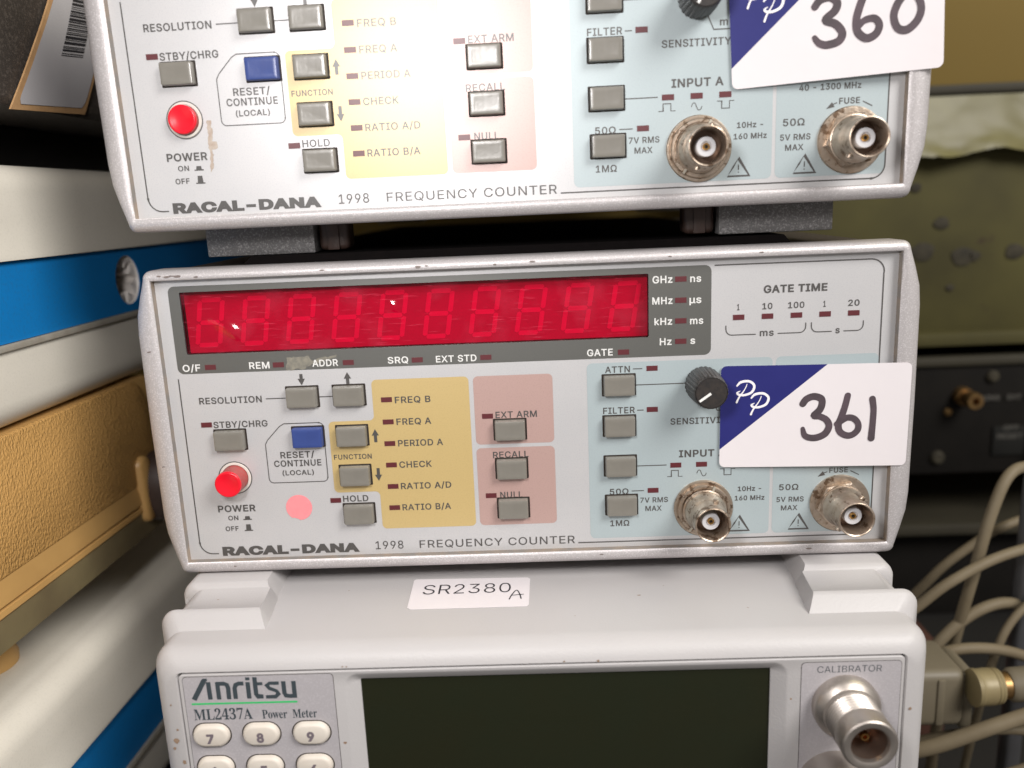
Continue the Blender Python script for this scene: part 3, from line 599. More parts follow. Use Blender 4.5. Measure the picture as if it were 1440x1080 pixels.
# ------------------------------------------------------------------ stickers
def sticker(label, M4, P0, eu, ev, W, H, tri, nums):
    P0, eu, ev = Vector(P0), Vector(eu).normalized(), Vector(ev).normalized(); nn = eu.cross(ev).normalized()
    if nn.y > 0: nn = -nn
    t = thing("lot_sticker", label, "sticker", M4, "numbered lot stickers"); t.name = "lot_sticker"
    def mp(u, v, l):
        bend = 0.35 * math.sin(max(0, min(1, u / W)) * math.pi * 1.5) * (0.5 + 0.5 * v / H)
        return tuple(P0 + eu * u + ev * v + nn * (l + .25 + bend * .5))
    def sh(name, pts2, l, m, par=t):
        bm = bmesh.new()
        # cut into vertical strips so that the paper can bend
        me = bmesh.new(); me.faces.new([me.verts.new((p[0], p[1], 0)) for p in pts2])
        for i in range(1, 16):
            bmesh.ops.bisect_plane(me, geom=me.verts[:] + me.edges[:] + me.faces[:], plane_co=(W * i / 16, 0, 0), plane_no=(1, 0, 0))
        idx = {}
        for v in me.verts: idx[v] = V(bm, mp(v.co.x, v.co.y, l))
        for f_ in me.faces: bm.faces.new([idx[v] for v in f_.verts])
        me.free(); return finish(name, bm, m, par, angle=60)
    r_ = 1.7
    o = sh("paper", rr(0, W, 0, H, r_), 0, m_paper)
    a = tri[0]; zb = tri[1]; pts2 = [(a, H)] + [(r_ + r_ * math.cos(R(90 + 90 * k / 5)), H - r_ + r_ * math.sin(R(90 + 90 * k / 5))) for k in range(6)] + [(0.0, zb)]
    sh("blue_corner", [(max(p[0], .0), p[1]) for p in pts2], .05, m_paperb)
    PP = [(4.9, 26.2), (6.1, 27.4), (8.6, 27.6), (10.1, 26.2), (9.4, 24.2), (7.3, 23.3), (5.6, 23.4), (5.0, 24.0), (5.9, 24.6)]
    bm = bmesh.new()
    for dx, dz in ((0, 0), (8.3, -6.6)) if False else ((0, 0), (4.4, -3.9)):
        q = [(x + dx * 1.0 - .0, z + dz) for x, z in PP]
        ribbon(bm, q, [.45, .8, .75, .75, .75, .7, .7, .6, .15], ramp=.03, M=lambda u, v, l: mp(u, v, l + .10))
        ribbon(bm, [(7.9 + dx, 26.7 + dz), (7.2 + dx, 25.0 + dz), (5.6 + dx, 22.6 + dz), (4.9 + dx, 21.0 + dz)], [.25, .3, .5, .6], ramp=.02, M=lambda u, v, l: mp(u, v, l + .15))
    finish("script_monogram", bm, m_paperw, t, smooth=False)
    bm = bmesh.new(); l0 = .08
    for s_, wd_ in nums:
        l0 += .01; ribbon(bm, s_, wd_, ramp=.04, M=(lambda L: (lambda u, v, l: mp(u, v, l + L)))(l0))
    finish("handwritten_number", bm, m_marker, t, smooth=False)
    return t
sticker("white and blue sticker marked 361 beside the knob of the middle counter", None, (59.7, -0.5, 26.0), (0.998666, -0.0510424, -0.0078039), (0.0077937, -0.0003983, 0.9999696), 56.9, 32.5, (31.8, 5.8),
    [([(24.9, 20.2), (26.0, 21.7), (28.1, 22.5), (30.3, 21.8), (30.7, 20.1), (30.0, 18.1), (28.4, 16.4), (30.2, 16.1), (32.2, 15.0), (33.1, 13.0), (32.1, 10.7), (30.0, 9.5), (27.8, 9.3), (25.9, 10.1), (25.2, 12.3)], [2.1, 2.2, 2.2, 2.2, 2.1, 2.2, 2.1, 2.0, 2.1, 2.1, 2.2, 2.2, 2.1, 1.9, 1.3]),
     ([(38.3, 22.6), (37.6, 19.1), (36.7, 15.8), (35.9, 13.2), (36.6, 11.0), (38.6, 9.9), (40.4, 10.2), (41.8, 11.7), (41.8, 13.7), (40.4, 15.3), (38.5, 15.6), (36.7, 14.6), (35.4, 13.6)], [1.9, 2.0, 2.1, 2.1, 2.1, 2.1, 2.0, 2.0, 1.9, 2.0, 2.0, 2.0, 1.8]),
     ([(45.7, 21.4), (46.2, 18.2), (46.2, 14.2), (46.0, 8.9)], [2.0, 1.9, 1.9, 2.1])])
sticker("white and blue sticker marked 360, tilted across the topmost counter's right end", MU, (64.2, -0.5, 28.0), (0.9973385, -0.0545007, 0.0484313), (-0.0483591, 0.0026426, 0.9988265), 57.1, 32.5, (31.5, 5.6),
    [([(22.9, 19.3), (24.4, 20.9), (27.0, 21.3), (28.8, 19.8), (28.2, 17.7), (25.6, 15.6), (28.3, 14.3), (30.1, 11.9), (29.2, 9.8), (26.0, 9.1), (23.9, 9.8), (22.7, 11.3)], [2.0, 2.1, 2.2, 2.2, 2.2, 2.0, 2.2, 2.2, 2.2, 2.1, 1.9, 1.4]),
     ([(36.6, 22.6), (35.6, 20.1), (34.6, 17.4), (33.9, 14.6), (34.3, 11.5), (36.6, 9.7), (39.1, 10.6), (40.0, 12.8), (38.7, 14.6), (36.1, 14.4), (34.6, 13.1)], [2.0, 2.1, 2.1, 2.1, 2.2, 2.2, 2.1, 2.0, 2.0, 1.8, 1.6]),
     ([(47.6, 20.2), (46.3, 19.5), (44.6, 17.3), (43.8, 14.4), (44.9, 11.4), (47.4, 10.8), (50.0, 12.9), (51.0, 15.9), (50.0, 18.9), (47.5, 20.4)], [2.0, 2.0, 2.1, 2.0, 2.1, 2.2, 2.1, 2.0, 2.0, 2.0])])
bm = bmesh.new(); q = circ(0, 0, 4.25, 40)
q = [(x * (0.90 if 240 < math.degrees(math.atan2(z, x)) % 360 < 262 else 1), z * (0.90 if 240 < math.degrees(math.atan2(z, x)) % 360 < 262 else 1)) for x, z in q]
loft(bm, [at_y(q, -.06), at_y(q, -.16)], cap1=True); dot = finish("dot_sticker", bm, m_dot, None, smooth=False)
dot.location = (-75.0 * MM, 0, 16.9 * MM); tag(dot, "round pink dot sticker on the middle counter between POWER and HOLD", "sticker")

# ------------------------------------------------------------------ power meter
PM = thing("power_meter", "warm white power meter with dark screen and number keys, bottom of the central stack", "power meter", Matrix.Translation((0, 0, -0.128)))
def pmfix(o): o.location.z += 0.128; return o
YF = -42.0
def rsq(x0, x1, z0, z1, r): return rr(x0, x1, z0, z1, r, 6)
bm = bmesh.new()
X0, X1, ZT, ZB = -110.2, 110.4, -10.3, -124.0
rings = [at_y(rsq(-102.0, 102.7, -120, -16.2, 1.6), YF + 3.5), at_y(rsq(-102.0, 102.7, -120, -16.2, 1.6), YF + .35), at_y(rsq(-102.3, 103.0, -120.3, -15.9, 1.8), YF)]
for a in (15, 35, 55, 75, 90):
    s_, c_ = math.sin(R(a)), math.cos(R(a)); k = s_; d = 6.2 * (1 - k)
    rings.append(at_y(rsq(X0 + d, X1 - d, ZB + d, ZT - d, 5.6), YF + 7.0 * (1 - c_)))
rings += [at_y(rsq(X0 - .3, X1 + .3, ZB, ZT, 6.0), YF + 30), at_y(rsq(X0 - .3, X1 + .3, ZB, ZT, 6.0), 330)]
loft(bm, rings, cap1=True); pmfix(finish("body", bm, m_anr, PM, angle=50))
bm = bmesh.new(); loft(bm, [at_y(rsq(-103, 103.6, -121, -15, 2), YF + 3.0)], cap0=True); pmfix(finish("seam_shadow_gap", bm, m_anrd, PM, smooth=False))
# face plate with sloped surround to the screen
bm = bmesh.new()
F0 = rsq(-101.6, 102.3, -119.5, -16.6, 1.4)
loft(bm, [at_y(F0, YF + 2.6), at_y(F0, YF + .15), at_y(rsq(-101.4, 102.1, -119.3, -16.8, 1.4), YF - .05),
          at_y(rsq(-54.6, 70.4, -98, -17.4, 4.2), YF - .05), at_y(rsq(-53.9, 69.7, -97.3, -18.0, 3.6), YF + .25), at_y(rsq(-50.2, 66.0, -94, -20.6, .5), YF + 2.4), at_y(rsq(-50.2, 66.0, -94, -20.6, .5), YF + 3.4)])
face = pmfix(finish("face_plate", bm, m_anr, PM, angle=30))
bm = bmesh.new(); box(bm, -51, 66.8, YF + 2.9, YF + 3.6, -95, -20.0); pmfix(finish("screen", bm, m_lcd, PM, smooth=False))
def plab(x0, x1, z0, z1, m=m_anrp):
    bm = bmesh.new(); loft(bm, [at_y(rr(x0 - .16, x1 + .16, z0 - .16, z1 + .16, 1.2), YF - .08)], cap0=True); finish("label_outline", bm, m_anrd, face, smooth=False)
    bm = bmesh.new(); loft(bm, [at_y(rr(x0, x1, z0, z1, 1.1), YF - .12), at_y(rr(x0, x1, z0, z1, 1.1), YF - .18)], cap1=True); finish("label_panel", bm, m, face, smooth=False)
plab(-100.4, -57.4, -110, -17.3); plab(73.9, 101.3, -110, -17.9)
YL = YF - .24
lg = bmesh.new(); lw = 1.25
ribbon(lg, [(-97.75, -24.4), (-94.2, -18.35)], 1.45, YL, smooth=False, ends=False); ribbon(lg, [(-94.6, -18.15), (-93.3, -18.15)], .8, YL - .02, smooth=False, ends=False)
ribbon(lg, [(-93.1, -18.9), (-93.0, -24.4)], 1.3, YL - .01, smooth=False, ends=False)
ribbon(lg, [(-90.5, -19.0), (-90.5, -24.45)], lw, YL, smooth=False, ends=False); ribbon(lg, [(-90.9, -19.5), (-88.6, -19.5), (-87.8, -19.9), (-87.55, -20.8), (-87.6, -24.45)], lw, YL - .01, smooth=False, ends=False)
ribbon(lg, [(-85.7, -24.4), (-85.7, -21.0), (-85.3, -20.0), (-84.4, -19.6), (-83.0, -19.6)], lw, YL, smooth=False, ends=False)
ribbon(lg, [(-81.8, -19.2), (-81.8, -24.4)], lw, YL, smooth=False, ends=False); ribbon(lg, [(-81.75, -17.7), (-81.75, -18.6)], lw, YL, smooth=False, ends=False)
ribbon(lg, [(-79.7, -17.7), (-79.7, -23.2), (-79.3, -23.8), (-77.7, -23.85)], lw, YL, smooth=False, ends=False); ribbon(lg, [(-80.3, -19.8), (-77.6, -19.8)], .95, YL - .01, smooth=False, ends=False)
ribbon(lg, [(-72.9, -19.75), (-75.6, -19.75), (-76.4, -20.4), (-75.8, -21.3), (-73.8, -22.2), (-73.3, -23.1), (-74.2, -24.0), (-77.0, -24.0)], 1.05, YL, smooth=False, ends=False)
ribbon(lg, [(-71.6, -19.2), (-71.6, -22.9), (-71.2, -23.75), (-70.3, -23.9), (-68.4, -23.9)], lw, YL, smooth=False, ends=False); ribbon(lg, [(-68.7, -19.2), (-68.7, -24.5)], lw, YL - .01, smooth=False, ends=False)
finish("brand_lettering", lg, m_logo, face, smooth=False, label="printed brand name Anritsu")
bm = bmesh.new(); ribbon(bm, [(-98.6, -25.75), (-68.2, -25.75)], .55, YL, smooth=False, ends=False); finish("green_line", bm, m_green, face, smooth=False)
def ser(s):
    o = ''
    for ch in s:
        if 'A' <= ch <= 'Z': o += chr(0x1D400 + ord(ch) - 65)
        elif 'a' <= ch <= 'z': o += chr(0x1D41A + ord(ch) - 97)
        elif '0' <= ch <= '9': o += chr(0x1D7CE + ord(ch) - 48)
        else: o += ch
    return o
def serif(s, x0, z, x1, h):
    bm = bmesh.new(); put_text(bm, ser(s) if F_MATH else s, x0, z, x1, h, YL, F_MATH or F_SANS, 0.0, 1.0)
    finish("legend", bm, m_logo, face, smooth=False, label='printed lettering reading ' + s)
serif("ML2437A", -98.4, -30.9, -81.5, 3.7); serif("Power", -78.7, -30.9, -71.5, 2.8); serif("Meter", -69.9, -30.9, -62.9, 2.8)
bm = bmesh.new(); put_text(bm, "CALIBRATOR", 78.2, -21.0, 95.9, 1.95, YL, F_SANS, -.006, 1.0); finish("legend", bm, m_logo, face, smooth=False, label="printed lettering reading CALIBRATOR")
# keys
K = 0
for row, zc in (("789", -35.6), ("456", -46.2)):
    for cx, ch in zip((-93.9, -79.45, -64.95), row):
        def stad(a, b): return rr(cx - a, cx + a, zc - b, zc + b, b * .98, 6)
        bm = bmesh.new(); loft(bm, [at_y(stad(5.35, 3.5), YF - .2), at_y(stad(5.2, 3.35), YF - 1.0), at_y(stad(4.85, 3.0), YF - 1.55), at_y(stad(4.2, 2.4), YF - 1.75)], cap1=True)
        ky = pmfix(finish("number_key", bm, m_key, PM, angle=60, label="key marked " + ch))
        bm = bmesh.new(); loft(bm, [at_y(rr(cx - 5.75, cx + 5.75, zc - 3.85, zc + 3.85, 3.8, 6), YF - .21)], cap0=True); finish("key_hole", bm, m_anrd, ky, smooth=False)
        bm = bmesh.new(); put_text(bm, ch, cx - 1.05, zc - 1.75, cx + 1.05, 3.1, YF - 1.85, F_SANS, .045); finish("key_digit", bm, m_keyink, ky, smooth=False)
# calibrator connector
cx, cz = 86.2, -31.1; bm = bmesh.new()
pr_ = [(9.3, .1), (9.3, 2.4), (9.1, 3.0), (8.6, 3.8), (7.6, 4.8), (7.4, 5.8)]
p_ = 6.0
while p_ < 11.5: pr_ += [(6.95, p_), (7.35, p_ + .42), (7.35, p_ + .56), (6.95, p_ + .95)]; p_ += 1.08
pr_ += [(6.8, 12.4), (7.3, 12.8), (7.4, 17.6), (7.2, 18.2), (6.8, 18.5), (5.6, 18.5), (5.1, 18.3), (4.9, 17.6), (4.7, 14), (4.3, 8)]
lathe(bm, cx, cz, [(a, b - YF) for a, b in pr_], n=72); cn = pmfix(finish("calibrator_connector", bm, m_nconn, PM, angle=28))
bm = bmesh.new(); lathe(bm, cx, cz, [(1.15, 8 - YF), (1.15, 14.4 - YF), (1.0, 14.8 - YF), (.7, 14.8 - YF), (.65, 12 - YF)], n=24, cap=True); finish("contact_pin", bm, m_gold, cn)
bm = bmesh.new(); lathe(bm, cx, cz, [(4.85, 17 - YF), (4.65, 14 - YF), (4.25, 9 - YF), (1.1, 8.9 - YF)], n=48, cap=False); finish("connector_floor", bm, m_dark_n, cn)
bm = bmesh.new(); cz2 = -56.2; cx2 = 84.0
lathe(bm, cx2, cz2, [(a, b - YF) for a, b in [(10.5, .1), (10.5, 6), (10.2, 12.0), (9.8, 12.4), (9.2, 12.4), (9.0, 12), (8.8, 5), (1, 5)]], n=64); pmfix(finish("sensor_connector", bm, m_nconn, PM, angle=28))
# corner bumpers
def bumper(s):
    bm = bmesh.new(); rings = []
    def sec(xi_t, xi_b, zt, xo, r_, zb, ybase):
        pts = [(xi_b, zb), (xi_t, zt)]
        for k in range(7):
            a = R(90 - 90 * k / 6); pts.append((xo - r_ + r_ * math.cos(a), zt - r_ + r_ * math.sin(a)))
        pts += [(xo, -124.5), (100, -124.5), (100, zb - 2)]
        return [(s * x, ybase, z) for x, z in pts]
    rings.append(sec(79.9, 79.6, -10.55, 110.2, 5.5, -10.6, -28.8))
    rings.append(sec(82.2, 79.9, -6.5, 112.7, 4.6, -10.7, -25.0)); rings.append(sec(82.5, 80.0, -5.95, 113.0, 4.6, -10.8, -24.3)); rings.append(sec(82.7, 80.0, -5.85, 113.0, 4.6, -10.8, -23.4))
    rings.append(sec(82.8, 80.1, -6.2, 109.0, 4.0, -10.8, -22.9)); rings.append(sec(83.9, 81.6, -6.2, 109.2, 4.0, -10.8, -9.6)); rings.append(sec(84.5, 81.7, -5.9, 112.0, 4.2, -10.8, -9.2))
    rings.append(sec(85.1, 81.9, -4.9, 112.6, 4.0, -10.8, -8.2)); rings.append(sec(85.4, 82.2, -4.6, 112.7, 4.0, -10.8, -7.2)); rings.append(sec(88.0, 84.8, -4.6, 112.7, 4.0, -10.8, 40))
    loft(bm, rings, cap0=True, cap1=True); pmfix(finish("corner_bumper", bm, m_anr, PM, angle=38))
bumper(-1); bumper(1)
rnd = random.Random(9)
for x, z, r_ in ((8.0, -15.5, .28), (17.5, -15.6, .36), (-54.4, -15.3, .22), (-53.3, -15.3, .22), (-104.6, -37.5, .8), (-103.9, -34.0, .4), (-105.4, -40.0, .5), (-104.8, -26, .3), (-55.7, -39.5, .5), (104.5, -33, .4), (71.2, -29, .3), (-103.2, -44.5, .6)):
    q = [(x + r_ * (1 + rnd.uniform(-.35, .35)) * math.cos(2 * math.pi * k / 9), z + r_ * (1 + rnd.uniform(-.35, .35)) * math.sin(2 * math.pi * k / 9)) for k in range(9)]
    bm = bmesh.new(); sheet(bm, q, YF - .07); pmfix(finish("dirt_spot", bm, m_dirt, PM, smooth=False))
for x, y, r_ in ((32.5, -14, .5), (41, -8, .2), (63.5, -24, .25), (-98, -17, .3), (12, -26, .2), (-60, -5, .25)):
    bm = bmesh.new(); bm.faces.new([V(bm, (x + r_ * (1.3 + rnd.uniform(-.3, .3)) * math.cos(2 * math.pi * k / 8), y + r_ * (.6 + rnd.uniform(-.2, .2)) * math.sin(2 * math.pi * k / 8), -10.24 if x > -79 else -6.1)) for k in range(8)]); pmfix(finish("dirt_spot", bm, m_dirt, PM, smooth=False))
# paper label on its top
bm = bmesh.new()
LM = lambda u, v, l: (u, v, -10.22 + l)
q = [(-39.6, .5), (-38.9, 1.4), (-2.2, .4), (-1.3, -.6), (-1.7, -18.2), (-2.4, -19.3), (-38.0, -19.3), (-39.2, -18.2)]
t = thing("paper_label", "small white paper label printed SR2380 on top of the power meter", "label")
vv = [V(bm, LM(x, y, 0)) for x, y in q]; v2 = [V(bm, LM(x, y, .12)) for x, y in q]
bm.faces.new(v2)
for i in range(8): bm.faces.new((vv[i], vv[(i + 1) % 8], v2[(i + 1) % 8], v2[i]))
finish("paper", bm, m_paper, t, smooth=False)
bm = bmesh.new(); put_text(bm, "SR2380", -35.6, -9.8, -7.5, 6.4, 0, F_SANS, -.006, 1.02, M=lambda u, v, l: LM(u, v, .2 + l)); finish("legend", bm, m_text, t, smooth=False, label="printed lettering reading SR2380")
bm = bmesh.new(); MA = lambda u, v, l: LM(u, v, .2 + l)
ribbon(bm, [(-7.8, -14.6), (-7.0, -11.5), (-5.6, -8.6), (-4.6, -11.2), (-4.1, -14.4)], .38, M=MA); ribbon(bm, [(-7.2, -12.1), (-3.4, -11.6)], .35, M=lambda u, v, l: LM(u, v, .24))
finish("handwritten_letter", bm, m_text, t, smooth=False, label="small handwritten letter A")

# ------------------------------------------------------------------ left stack (sides seen edge-on, running back in depth)
YAW = R(1.7)
ML = Matrix.Translation((-0.165, 0, 0)) @ Matrix.Rotation(-YAW, 4, 'Z')
# local frame: x=0 side plane (facing +x), y depth, z height
def prof_box(name, prof, y0, y1, m, parent, angle=40):
    bm = bmesh.new(); loft(bm, [[(x, y, z) for x, z in prof] for y in (y0, y1)], cap0=True, cap1=True); return finish(name, bm, m, parent, angle=angle)
def striped(label, ztop, M):
    t = thing("side_striped_instrument", label, "instrument", M, "cream instruments with a blue side stripe")
    def rz(z): return ztop - z
    W = -240
    up = [(W, rz(0)), (-9, rz(0))] + [(-9 + 9 * math.sin(R(a)), rz(9) + 9 * math.cos(R(a))) for a in range(15, 91, 15)] + [(0.4, rz(18)), (0.9, rz(27)), (1.6, rz(29.2)), (1.7, rz(30.8)), (W, rz(30.8))]
    prof_box("upper_moulding", up, -120, 300, m_cream, t)
    # blue strip with round hole
    zc = rz(43.8); yc = 86; bm = bmesh.new(); n = 48
    sq = []
    for k in range(n):
        a = 2 * math.pi * k / n; c_, s_ = math.cos(a), math.sin(a); f_ = 1 / max(abs(c_), abs(s_)); sq.append((yc + 12.7 * c_ * f_, zc + 12.7 * s_ * f_))
    ci = [(yc + 9.6 * math.cos(2 * math.pi * k / n), zc + 9.9 * math.sin(2 * math.pi * k / n)) for k in range(n)]
    loft(bm, [[(0, y, z) for y, z in sq], [(0, y, z) for y, z in ci], [(-1.0, y, z) for y, z in ci]])
    for ya, yb in ((-118, yc - 12.7), (yc + 12.7, 298)):
        a = [(0, ya, zc - 12.7), (0, yb, zc - 12.7), (0, yb, zc + 12.7), (0, ya, zc + 12.7)]; bm.faces.new([V(bm, p) for p in a])
    finish("blue_side_strip", bm, m_stripe, t, smooth=False)
    # star socket
    bm = bmesh.new(); star = []
    for k in range(n):
        a = k / n * 8; fr = abs((a % 1) - .5) * 2; r_ = 5.3 + 3.6 * fr; star.append((yc + r_ * math.cos(2 * math.pi * k / n), zc + r_ * 1.03 * math.sin(2 * math.pi * k / n)))
    sc = lambda q, f_: [(yc + (y - yc) * f_, zc + (z - zc) * f_) for y, z in q]
    loft(bm, [[(-.3, y, z) for y, z in ci], [(-1.2, y, z) for y, z in sc(ci, .97)], [(-1.9, y, z) for y, z in star], [(-14, y, z) for y, z in sc(star, .97)]], cap1=True)
    finish("star_socket", bm, m_sock, t, smooth=False)
    lip = [(W, rz(56.7)), (1.0, rz(56.7)), (1.4, rz(57.2)), (1.4, rz(58.6)), (.6, rz(59.0)), (W, rz(59.0))]
    prof_box("edge_lip", lip, -120, 300, m_lip, t)
    lo = [(W, rz(59.1)), (0.1, rz(59.1)), (0, rz(66))] + [(-10 + 10 * math.cos(R(a)), rz(75) - 9.5 * math.sin(R(a))) for a in range(0, 91, 15)] + [(W, rz(84.5))]
    prof_box("lower_moulding", lo, -120, 300, m_cream, t)
    bm = bmesh.new(); box(bm, -236, -14, -118, 298, rz(57), rz(30.4)); finish("chassis", bm, m_case, t, smooth=False)
    return t
striped("cream instrument with a blue side stripe and star socket, above the tan case", 129.6, ML)
striped("cream instrument with a blue side stripe, below the tan case", -44.3, ML)
# tan case
t = thing("tan_case", "tan leather-grained instrument case between the two blue-striped instruments on the left", "instrument case", ML)
bm = bmesh.new(); YE = 78
def yz(pts, x): return [(x, y, z) for y, z in pts]
A_ = rr(-100, YE + 11, 2.2, 44.3, 13, 8); 
loft(bm, [yz(rr(-100, YE + 12.5, .6, 44.8, 14, 8), -2.2), yz(rr(-100, YE + 11.8, 1.4, 44.6, 13.5, 8), -1.2), yz(A_, -.9)], cap1=True)
finish("leather_grain_side", bm, m_tan, t, angle=40)
prof_box("shell", [(-230, 44.4), (-2.2, 44.4), (-1.6, 43), (-1.2, 0.5), (-.5, -3.2), (-.3, -6.4), (-1.3, -6.9), (-230, -6.9)], -100, YE + 16, m_tans, t)
prof_box("lower_trim", [(-228, -7.4), (-1.3, -7.4), (-.4, -7.8), (-.2, -9.6), (-.9, -10.4), (-228, -10.4)], -100, YE + 12, m_tans, t)
prof_box("base_tray", [(-226, -10.5), (-.8, -10.5), (-1.3, -16), (-2.2, -21.6), (-4, -22.6), (-226, -22.6)], -100, YE + 13, m_tray, t)
prof_box("seam_line", [(-220, -6.8), (-1.9, -6.8), (-1.9, -7.5), (-220, -7.5)], -99, YE + 10, m_black, t)
# rounded corner boss and dark hub
bm = bmesh.new(); loft(bm, [yz(rr(YE - 6, YE + 3.4, -15.5, 13.5, 4.6, 8), -3), yz(rr(YE - 5.6, YE + 3.0, -15.2, 13.2, 4.2, 8), .6), yz(rr(YE - 4.4, YE + 2.0, -14.2, 12, 3.1, 8), 1.7)], cap1=True)
finish("corner_boss", bm, m_tans, t, angle=50)
bm = bmesh.new(); hc = [(YE + 9 + 12 * math.cos(2 * math.pi * k / 48), -3 + 15.5 * math.sin(2 * math.pi * k / 48)) for k in range(48)]
hs = lambda f_: [(YE + 9 + (y - YE - 9) * f_, -3 + (z + 3) * f_) for y, z in hc]
loft(bm, [yz(hs(1), -2), yz(hs(1), 6.6), yz(hs(.93), 8.2), yz(hs(.7), 9.0)], cap1=True); finish("handle_hub", bm, m_hub, t, angle=50)
bm = bmesh.new(); fc = lambda r_: [(-16 + r_ * math.cos(2 * math.pi * k / 40), -6 + r_ * math.sin(2 * math.pi * k / 40)) for k in range(40)]
F_ = [(-12 + r_, z) for r_, z in ((0, 0),)]
rg = []
for r_, z in ((9, -22.4), (9.5, -30), (11, -38), (12.2, -41.5), (12.0, -44.2)): rg.append([(-35 + r_ * math.cos(2 * math.pi * k / 40), 12 + r_ * math.sin(2 * math.pi * k / 40), z) for k in range(40)])
loft(bm, rg, cap1=True); finish("round_foot", bm, m_tans, t, angle=50)
bm = bmesh.new(); rg = [[(p[0], p[1] + 200, p[2]) for p in r_] for r_ in rg]; loft(bm, rg, cap1=True); finish("round_foot", bm, m_tans, t, angle=50)
# dark box on top
t = thing("dark_brown_case", "dark brown grained instrument case, uppermost in the left stack", "instrument case", ML)
bm = bmesh.new(); pr = [(-220, 146.5), (-6, 146.5), (3, 146.9), (4.2, 148.2), (4.6, 150), (4.6, 235), (1, 239), (-220, 239)]
loft(bm, [[(x, y, z) for x, z in pr] for y in (-110, 300)], cap0=True, cap1=True); finish("shell", bm, m_blackbox, t)
for yy in (-60, 240):
    for xx in (-34, -190):
        bm = bmesh.new(); box(bm, xx, xx + 22, yy, yy + 22, 129.7, 146.6, 1.5); finish("foot", bm, m_black, t)
bm = bmesh.new(); box(bm, -200, -30, -40, 280, 131.5, 146.4, 1); finish("gap_shade_filler", bm, m_black, t)  # added black block standing in for the shade in the gap under the case
# cardboard backed label lying against it
t = thing("barcode_tag", "brown card tag with a creased barcode label against the dark brown case", "tag", ML)
def PT(y, z, l=0): return (5.4 + 1.4 * math.sin((z - 146) / 40 * 2.2) + l, y, z)
EL = [(18.6, 145.6), (26.0, 155.5), (34.5, 167.0), (46.5, 182.5), (62, 203)]; ER = [(61.5, 148.0), (69.5, 160.5), (79, 175), (91, 193), (103, 212)]
def tagsheet(name, ins, l, m, bot=0.0):
    bm = bmesh.new(); n = 24; rows = []
    for j in range(n + 1):
        f_ = bot + (1 - bot) * j / n; s_ = f_ * (len(EL) - 1); i = min(int(s_), len(EL) - 2); k = s_ - i
        a = Vector(EL[i]).lerp(Vector(EL[i + 1]), k); b = Vector(ER[i]).lerp(Vector(ER[i + 1]), k); d = (b - a).normalized()
        e = ins
        if j == 0 and ins: e = ins + 1.6
        if j == 1 and ins: e = ins + .3
        a2 = a + d * e; b2 = b - d * e
        rows.append([V(bm, PT(*(a2.lerp(b2, q / 8)), l)) for q in range(9)])
    for j in range(n):
        for q in range(8): bm.faces.new((rows[j][q], rows[j][q + 1], rows[j + 1][q + 1], rows[j + 1][q]))
    if not ins:
        ext = bmesh.ops.extrude_face_region(bm, geom=bm.faces[:]); bmesh.ops.translate(bm, verts=[v for v in ext['geom'] if isinstance(v, bmesh.types.BMVert)], vec=(-.0006, 0, 0))
    return finish(name, bm, m, t, angle=50)
tagsheet("card_backing", 0, 0, m_card); tagsheet("label_paper", 2.2, .25, m_tagp, .045)
bm = bmesh.new(); rnd = random.Random(4); s_ = 0.0; A0 = Vector((49.0, 166.2)); D_ = Vector((62.8 - 49.0, 168.6 - 166.2 - 1.0)); U_ = Vector((.62, .98)).normalized()
while s_ < 40:
    w_ = rnd.choice((.35, .35, .6, .9, 1.2)); a = A0 + U_ * s_; b = a + D_; c = b + U_ * w_; d = a + U_ * w_
    bm.faces.new([V(bm, PT(p_.x, p_.y, .38)) for p_ in (a, b, c, d)]); s_ += w_ + rnd.choice((.3, .35, .5, .8))
finish("barcode", bm, m_text, t, smooth=False)
# navy case under the lower striped instrument
bm = bmesh.new(); box(bm, -236, -2, -118, 298, -189.5, -129.2, 2); o = finish("navy_case", bm, mat("navy_paint", (0.012, 0.016, 0.035), .5, base2=(.02, .022, .04), vscale=50), None); o.matrix_world = ML
tag(o, "dark navy case at the very bottom of the left stack", "instrument case")
bm = bmesh.new(); box(bm, -108, 108, -30, 300, -189.5, -128.3, 2); o = finish("plain_support_case", bm, m_rack, None); tag(o, "plain black case directly underneath the power meter", "instrument case")
bm = bmesh.new(); box(bm, -700, 700, -400, 520, -215, -190); o = finish("workbench", bm, m_bench, None, smooth=False); o['kind'] = 'structure'

# ------------------------------------------------------------------ background on the right
bm = bmesh.new(); box(bm, -700, 900, 420, 440, -190, 700); o = finish("wall", bm, m_wall, None, smooth=False); o['kind'] = 'structure'
t = thing("overhead_locker", "ochre painted metal cupboard high behind the counters on the right", "cupboard", Matrix.Translation((0, .3, .166)))
bm = bmesh.new(); box(bm, 120, 560, 12, 110, 2, 300, 1.5); finish("carcass", bm, m_wall, t)
bm = bmesh.new(); box(bm, 118, 562, 4, 14, -1.5, 4.5, 1.2); finish("bottom_rail", bm, m_shelf, t)
t = thing("olive_chassis", "old olive enamelled chassis with rust spots under the crumpled film", "chassis", Matrix.Translation((0, .3, .013)))
bm = bmesh.new(); box(bm, 130, 560, 0, 100, 0, 118, 1.5); finish("front_plate", bm, m_olive, t)
bm = bmesh.new(); box(bm, 128, 562, -16, 4, -6, 2.5, 1); finish("bottom_ledge", bm, m_olive, t)
rnd = random.Random(12)
